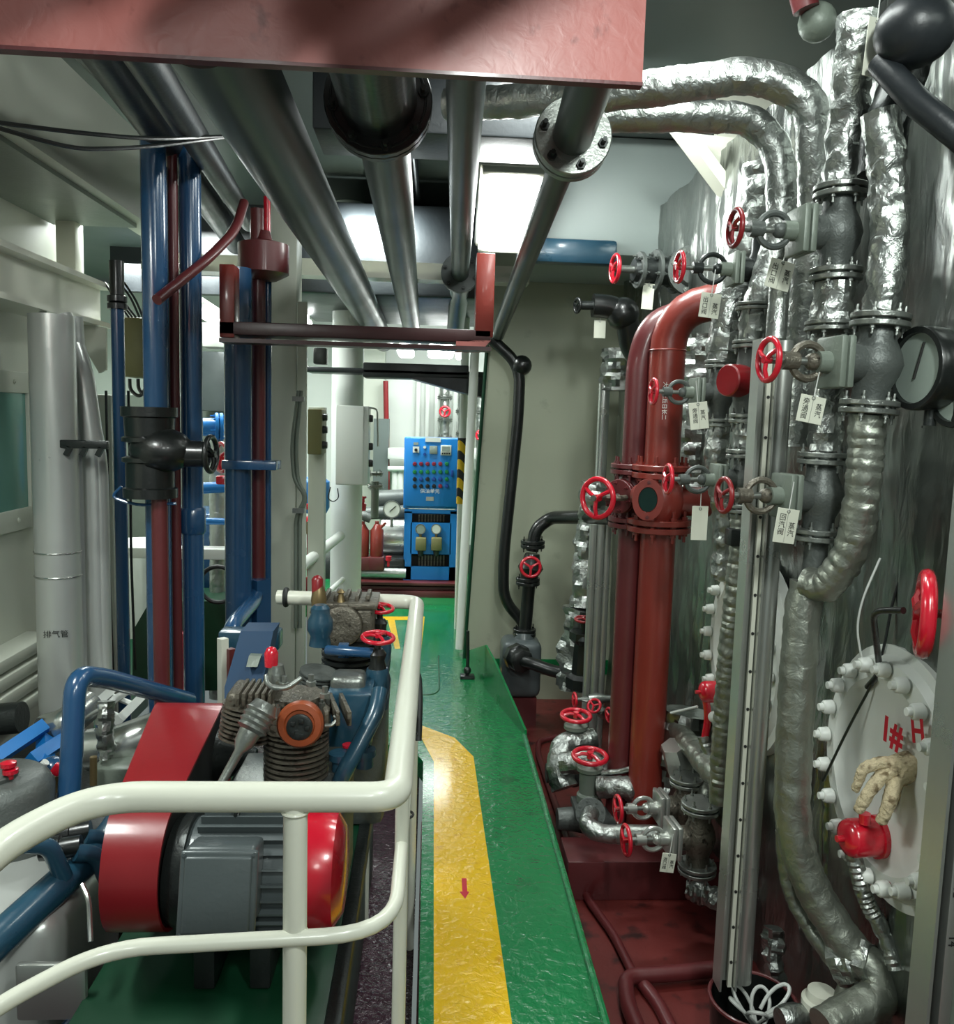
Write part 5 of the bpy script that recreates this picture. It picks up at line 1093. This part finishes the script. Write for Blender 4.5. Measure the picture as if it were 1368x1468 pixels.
t = thing('wall_cabinet', 'pale grey electrical cabinet fixed to the round white column', 'cabinet', P(505, 697, 5.8))
b = MB(); b.fbox(482, 581, 527, 696, 5.75, .22, .006); put('case', b, 'white', t)
b = MB(); b.fbox(482, 581, 520, 695, 5.72, .03, .004); put('door', b, 'white', t)
for py in (600, 640, 664): b = MB(); b.box(P(530, py, 5.85), (.05, .05, .05), None, .008); put('gland', b, 'black', t)
b = MB(); b.tube([P(526, 584, 5.85), P(541, 586, 5.85), P(542, 640, 5.85)], .006, 8, .03); put('conduit', b, 'silver_paint', t)
b = MB(); b.tube([P(474, 698, 5.7), P(470, 715, 5.7), P(478, 720, 5.7), P(486, 714, 5.7), P(484, 700, 5.7)], .004, 6, .04); put('wire_loop', b, 'dark_steel', t)
one('grey_board', 'dull grey sheet panel standing right of the pale wall cabinet', 'panel', MB().fbox(536, 600, 556, 730, 9.66, .15), 'ceiling_grey')
pipe('grey_pipe', 'slim grey pipe with a flanged valve behind the wall cabinet', [P(538, 690, 6.4), P(537, 742, 6.4)], .03, 'green_grey', fl=[(P(538, 679, 6.4), (0, 0, 1), .06), (P(538, 697, 6.4), (0, 0, 1), .06)])
one('red_bottle', 'small red bottle-shaped fitting on the grey manifold', 'fitting', MB().lathe(P(519, 732, 6.3), (0, 0, 1), [(0, .03), (.05, .035), (.06, .02), (.09, .02), (.095, .035), (.11, .03)], 14), 'wheel_red')
# white guard bars left of the oil unit
for (p, q, r, lb) in (((432, 812, 4.9), (488, 768, 6.0), .034, 'upper white slanted handrail behind the cream column'), ((470, 850, 5.6), (492, 830, 6.1), .018, 'lower thin white slanted bar by the round white column')):
    one('handrail', lb, 'handrail', MB().tube([P(*p), P(*q)], r, 16), 'white')
t = thing('hydrant', 'bright red standpipe fitting between the cream posts', 'hydrant', P(450, 880, 5.4))
b = MB(); b.tube([P(450, 905, 5.4), P(450, 760, 5.4)], .045, 18); put('standpipe', b, 'guard_red', t)
put('head', MB().ball(P(450, 752, 5.4), .07), 'wheel_red', t); put('cap', MB().cyl(P(446, 756, 5.33), P(445, 757, 5.28), .045), 'brass', t)
put('lever', MB().box(P(450, 726, 5.4), (.10, .06, .04), None, .01), 'wheel_red', t); put('lower_bottle', MB().lathe(P(452, 850, 5.3), (0, 0, 1), [(0, .06), (.10, .06), (.13, .03), (.14, .02)], 18), 'guard_red', t)
one('blue_motor', 'blue pump casing behind the red standpipe', 'pump', MB().lathe(P(452, 735, 5.9), (0, 0, 1), [(0, .08), (.04, .10), (.22, .10), (.25, .06)], 20), 'sky_blue')
# ================================================================== BLUE CONTROL CABINET
dC_ = 7.5
t = thing('control_cabinet', 'bright blue control cabinet with rows of buttons and two gauges', 'cabinet', (P(618, 833, dC_).x, dC_, P(618, 833, dC_).z))
b = MB(); b.fbox(580, 627, 657, 730, dC_ + .02, .36, .006); put('upper_case', b, 'sky_blue', t)
b = MB(); b.fbox(582, 628, 655, 727, dC_, .03, .004); put('door', b, 'sky_blue', t)
b = MB(); b.fbox(580, 733, 657, 832, dC_ + .30, .02)
for q in ((580, 733, 589, 832), (646, 733, 657, 832), (580, 730, 657, 737), (589, 749, 646, 795), (580, 812, 657, 832)): b.fbox(*q, dC_ + .02, .03)
b.fbox(580, 733, 583, 832, dC_ + .03, .3); b.fbox(654, 733, 657, 832, dC_ + .03, .3); put('lower_frame', b, 'sky_blue', t)
for y0, y1 in ((738, 748), (796, 811)):
    b = MB(); b.fbox(588, y0 - 1, 647, y1 + 1, dC_ + .16, .02); put('opening_back', b, 'rubber', t)
    for k in range(9): b = MB(); b.fbox(600 + k * 4.4, y0, 602 + k * 4.4, y1, dC_ + .12, .02); put('louvre_strip', b, 'cast_brown', t)
b = MB(); b.fbox(610, 627, 632, 634, dC_ - .006, .008); sg = put('sign_plate', b, 'white', t)
lettering('\u7535\u6c14\u63a7\u5236\u7bb1', P(621, 630.5, dC_ - .0075), (1, 0, 0), (0, 0, 1), .026, 'button_black', sg) if False else None
b = MB(); b.fbox(593, 634, 600, 638, dC_ - .006, .01); put('display', b, 'dial_grey', t)
b = MB(); b.fbox(592, 640, 601, 649, dC_ - .008, .01); o = put('selector_switch', b, 'white', t); put('knob', MB().cyl(P(596.5, 645, dC_ - .01), P(596.5, 645, dC_ - .04), .014, None, 12), 'button_black', o)
put('indicator_lamp', MB().cyl(P(609, 641, dC_ - .001), P(609, 641, dC_ - .02), .013, None, 14), 'white', t)
put('indicator_lamp', MB().cyl(P(609, 651, dC_ - .001), P(609, 651, dC_ - .02), .013, None, 14), 'button_blue', t)
b = MB(); b.fbox(616, 639, 627, 651, dC_ - .012, .014, .003); put('meter', b, 'dial_grey', t)
b = MB(); b.fbox(632, 638, 647, 653, dC_ - .010, .012, .003); o = put('temperature_display', b, 'dial_white', t)
b = MB(); b.fbox(634, 640, 645, 647, dC_ - .013, .004); put('screen', b, 'dial_grey', o)
for k in range(4): put('key', MB().fbox(633.5 + k * 3.2, 649, 635.8 + k * 3.2, 651.5, dC_ - .014, .005), 'button_black', o)
cols = ['button_red', 'button_green', 'button_blue', 'button_black']
for j, py in enumerate((665, 676.5, 687, 697)):
    for k in range(6):
        m = cols[j]
        if k == 5: m = 'button_green' if j < 3 else 'button_blue'
        if j == 2 and k in (0, 2): m = 'button_black'
        if j == 3 and k == 4: m = 'button_red'
        c0 = P(594.6 + k * 9.2, py, dC_ - .001)
        q = MB(); q.lathe(c0, (0, -1, 0), [(0, .019), (.006, .019), (.008, .013), (.022, .012)], 14); put('push_button', q, m, t)
lettering('\u4f9b\u6cb9\u5355\u5143', P(616.5, 704.5, dC_ - .003), (1, 0, 0), (0, 0, 1), .044, 'white_ink', t)
b = MB(); b.fbox(611, 712, 622, 718, dC_ - .004, .006); put('name_plate', b, 'silver_paint', t)
b = MB(); b.fbox(647, 674, 650, 684, dC_ - .02, .03, .004); put('door_handle', b, 'button_blue', t)
for px in (603, 625.5):
    c0 = P(px, 758, dC_); g = put('gauge', MB().lathe(c0 + V((0, .02, 0)), (0, -1, 0), [(0, .04), (.04, .047), (.05, .047), (.05, .041), (.045, .038), (.045, .005)], 24), 'flange_steel', t)
    put('dial', MB().cyl(c0 + V((0, -.026, 0)), c0 + V((0, -.028, 0)), .038, None, 22), 'dial_white' if px > 610 else 'dial_grey', g)
    put('filter_unit', MB().fbox(px - 7, 771, px + 8, 790, dC_ - .06, .08, .012), 'olive', t)
    put('filter_bowl', MB().cyl(P(px, 789, dC_ - .02), P(px, 797, dC_ - .02), .03, .022, 16), 'dark_steel', t)
    put('gauge_stem', MB().cyl(P(px, 763, dC_ - .01), P(px, 772, dC_ - .01), .012, None, 10), 'brass', t)
# ================================================================== OIL UNIT ON ITS RED SKID
zS = P(600, 834, 7.5).z
t = thing('skid', 'dark red steel skid under the blue cabinet and oil filters', 'skid', (P(590, 860, 7.5).x, 7.6, 0))
b = MB(); b.fbox(505, 834, 668, 841, 7.4, .9, .004); b.fbox(505, 846, 668, 860, 7.4, .9, .004); b.fbox(505, 840, 668, 847, 7.46, .8); put('frame', b, 'red_oxide_dark', t)
t = thing('oil_filter', 'left of the two dark red oil filter bottles', 'filter', P(520, 800, 7.3))
for i, px in enumerate((519.5, 540)):
    if i: t = thing('oil_filter', 'right of the two dark red oil filter bottles', 'filter', P(540, 800, 7.3))
    c0 = P(px, 797, 7.3); h = P(px, 752, 7.3).z - c0.z
    put('canister', MB().lathe(c0, (0, 0, 1), [(0, .055), (.01, .058), (h - .05, .058), (h - .02, .035), (h, .028), (h + .005, .02), (h + .03, .018)], 22), 'red_oxide', t)
    put('spout', MB().tube([c0 + V((.03 * (1 if i else -1), 0, h - .03)), c0 + V((.075 * (1 if i else -1), 0, h + .02))], .014, 10), 'red_oxide', t)
    put('stand', MB().box(c0 - V((0, 0, .06)), (.14, .14, .12), None, .01), 'red_oxide_dark', t)
pipe('manifold_pipe', 'upper grey manifold pipe with foil patches, left of the blue cabinet', [P(540, 716, 7.9), P(584, 714, 7.9)], .085, 'cast_grey', seg=24)
pipe('manifold_pipe', 'middle grey manifold pipe behind the round white dial', [P(500, 737, 7.8), P(582, 733, 7.8)], .060, 'cast_grey', seg=24)
t = thing('pressure_gauge', 'round white pressure dial on the grey manifold', 'gauge', P(562, 742, 7.5)); c0 = P(562, 730, 7.45)
put('case', MB().lathe(c0 + V((0, .03, 0)), (0, -1, 0), [(0, .075), (.03, .08), (.04, .08), (.04, .07), (.035, .068), (.035, .01)], 28), 'flange_steel', t); put('dial', MB().cyl(c0 + V((0, -.006, 0)), c0 + V((0, -.008, 0)), .07, None, 26), 'dial_white', t)
put('needle', MB().tube([c0 + V((-.02, -.01, -.02)), c0 + V((.035, -.01, .03))], .004, 6), 'ink', t); put('stem', MB().cyl(c0 - V((0, 0, .08)), c0 - V((0, 0, .16)), .014), 'flange_steel', t)
one('oil_tank', 'grey steel oil tank between filter bottles and blue cabinet', 'tank', MB().lathe(P(545, 768, 7.9), (1, 0, 0), [(0, .20), (.02, .225), (.36, .225)], 30), 'sheet_metal')
pipe('foil_pipe', 'silver pipe lying along the skid below the filters', [P(508, 820, 7.35), P(582, 822, 7.35)], .045, 'foil', seg=20, wr=.06)
one('pump_block', 'dark pump block beneath the red filter bottles', 'pump', MB().fbox(508, 800, 580, 826, 7.5, .3, .02), 'black')
one('drain_tap', 'small red tap above the silver pipe on the skid', 'tap', MB().lathe(P(557, 812, 7.25), (0, 0, 1), [(0, .012), (.05, .012), (.052, .026), (.09, .026)], 12), 'wheel_red')
one('grey_cock', 'dull grey angled valve left of the white dial', 'valve', MB().tube([P(508, 745, 7.4), P(518, 738, 7.3), P(532, 744, 7.3)], .04, 14, .06), 'cast_grey')
# far foil pipes with red valve wheels against the white wall
for px, lb, ys, yw in ((638, 'foil', (540, 690), 590), (664, 'second', (560, 780), 637), (690, 'third', (560, 700), 624)):
    n = {638: 'far foil-wrapped pipe above the blue cabinet', 664: 'far foil-wrapped pipe beside the striped pole', 690: 'far foil-wrapped pipe nearest the grey bulkhead'}[px]
    foilpipe(n, [P(px, ys[0], 9.6), P(px - 1, ys[1], 9.6)], .055, 0, wr=.1, fl=[(P(px, q, 9.6), (0, 0, 1), .085) for q in (ys[0] + 30, ys[0] + 62, ys[0] + 88)][: (3 if px == 638 else 2)])
    t = thing('gate_valve', n.replace('foil-wrapped pipe', 'red handwheel on the foil pipe'), 'valve', P(px, yw + 6, 9.4)); handwheel(t, P(px, yw, 9.35), (-.2, -1, .1), .055, .013); put('stem', MB().cyl(P(px, yw, 9.36), P(px, yw, 9.58), .02), 'flange_steel', t)
one('wall_box', 'long pale box on the far wall left of the blue cabinet', 'box', MB().fbox(556, 642, 590, 659, 9.6, .3, .01), 'white')
one('wall_box', 'long pale box on the far wall right of the blue cabinet', 'box', MB().fbox(664, 642, 712, 660, 9.6, .3, .01), 'white')
pipe('wall_rail', 'white horizontal pipe under the far pale box', [P(556, 672, 9.5), P(582, 672, 9.5)], .03, 'white')
for px in (566, 574): one('wall_pipe', ('left' if px < 570 else 'right') + ' white upright pipe under the far pale box', 'pipe', MB().tube(VL(px, 690, 9.55, 674, 720), .035, 14), 'white')
pipe('red_pipe', 'thin dark red pipe on the far white wall by the ribbed panel', [P(553, 546, 9.7), P(556, 720, 9.7)], .03, 'guard_red')
pipe('black_pipe', 'thin black pipe up the white wall by the round column', [P(509, 495, 8.0), P(510, 580, 8.0)], .03, 'black')
one('wall_pillar', 'pale square pillar on the far wall left of the ribbed panel', 'pillar', MB().fbox(514, 480, 548, 760, 9.8, .3), 'pale_wall')
one('far_machine', 'dark machinery behind the pole at the right of the blue cabinet', 'machine', MB().fbox(660, 790, 720, 850, 8.6, .5, .05), 'dark_steel')
one('far_machine', 'low dark machinery behind the cream column', 'machine', MB().fbox(440, 800, 505, 860, 8.2, .5, .05), 'dark_steel')
# ================================================================== LEFT BACKGROUND BETWEEN THE RISERS
one('junction_box', 'olive junction box hung behind the slim blue pipe', 'box', MB().fbox(173, 454, 212, 541, 4.6, .2, .01), 'olive')
for k, px in enumerate((186, 198)):
    c0 = P(px, 543, 4.65); one('cable', ('left', 'right')[k] + ' black cable loop under the olive junction box', 'cable', MB().tube([c0, c0 + V((.0, 0, -.06)), c0 + V((.05, 0, -.10)), c0 + V((.09, 0, -.04)), c0 + V((.09, 0, .03))], .010, 8, .05), 'black')
for k in range(5): one('cable', 'black cable in the tangle above the slim blue pipe', 'cable', MB().tube([P(150 + 7 * k, 405, 4.5), P(163 + 8 * k, 425 + 5 * (k % 3), 4.5), P(185 + 5 * k, 455, 4.5)], .006, 6, .05), 'black', 'cables in the tangle above the slim blue pipe')
one('machine_casing', 'pale green machine casing behind the slim blue pipe', 'casing', MB().fbox(178, 565, 330, 790, 7.2, .5, .02), 'green_grey')
one('wall_cabinet', 'dark grey cabinet seen between the blue risers', 'cabinet', MB().fbox(284, 503, 326, 590, 6.9, .3, .01), 'motor_grey')
one('white_box', 'white box above the dark grey cabinet between the risers', 'box', MB().fbox(282, 462, 326, 498, 6.9, .3, .01), 'white')
t = thing('blue_pump', 'blue flanged pipe stub between the second and widest risers', 'pipe', P(302, 622, 5.2))
put('pipe_run', MB().tube([P(280, 612, 5.2), P(318, 612, 5.2)], .055, 18), 'sky_blue', t); flange(t, P(314, 612, 5.2), (1, .3, 0), .085, .02, .006, 'sky_blue', 6)
t = thing('gate_valve', 'red handwheel seen between the second and widest blue risers', 'valve', P(318, 672, 4.6)); handwheel(t, P(318, 656, 4.6), (-.75, -.65, 0), .075, .013); put('stem', MB().cyl(P(318, 656, 4.6), P(330, 657, 4.8), .014), 'flange_steel', t)
pipe('foil_riser', 'foil pipe behind the red handwheel between risers', [P(312, 625, 5.3), P(312, 1000, 5.3)], .05, 'foil', wr=.1)
one('red_block', 'small red valve block below the red handwheel between risers', 'valve', MB().box(P(320, 688, 4.9), (.07, .07, .05), None, .01), 'wheel_red')
pipe('blue_pipe', 'short horizontal bright blue pipe below the red block', [P(284, 700, 5.1), P(326, 698, 5.1)], .034, 'sky_blue')
pipe('blue_pipe', 'thin horizontal blue pipe above the white girder', [P(296, 747, 5.0), P(330, 748, 5.0)], .02, 'sky_blue')
one('girder', 'white horizontal girder behind the blue risers', 'beam', MB().fbox(178, 785, 330, 803, 4.9, .12, .005), 'white')
one('tank', 'pale round tank behind the girder at left', 'tank', MB().lathe(P(205, 900, 5.8), (0, 0, 1), [(0, .3), (.55, .3), (.6, .25)], 30), 'white')
one('blue_cooler', 'blue machine casing behind the foremost risers', 'machine', MB().fbox(212, 735, 322, 900, 5.5, .5, .02), 'blue_paint')
b = MB(); b.prism([P(190, 905, 5.0), P(215, 862, 5.0), P(330, 862, 5.0), P(330, 990, 5.0), P(190, 990, 5.0)], (0, .4, 0)); one('green_machine', 'dark green machine foot behind the foremost risers', 'machine', b, 'machine_green')
one('hydrant', 'red domed cap between the foremost and second blue risers', 'cap', MB().lathe(P(256, 936, 4.5) - V((0, 0, .6)), (0, 0, 1), [(0, .03), (.59, .03), (.6, .045), (.68, .05), (.71, .04), (.725, .01)], 18), 'wheel_red')
t = thing('cable_hoop', 'dark hoop of hose hung between second and widest risers', 'hose', P(312, 866, 4.6)); put('hoop', MB().torus(P(313, 838, 4.6), (0, 1, 0), .10, .012, 28, 8), 'rubber', t)
for k, px in enumerate((152, 184)): one('cable', ('left', 'right')[k] + ' black cable running down beside the slim blue pipe', 'cable', MB().tube([P(px, 560, 4.3), P(px + 3, 700, 4.3), P(px + 4, 800, 4.3), P(px + 10, 960, 4.3)], .007, 8, .1), 'black')
one('white_post', 'white flanged post right of the slim silver risers', 'post', MB().box((P(154, 820, 4.5).x, 4.5, .7), (.10, .08, 1.95), None, .006), 'pale_wall')
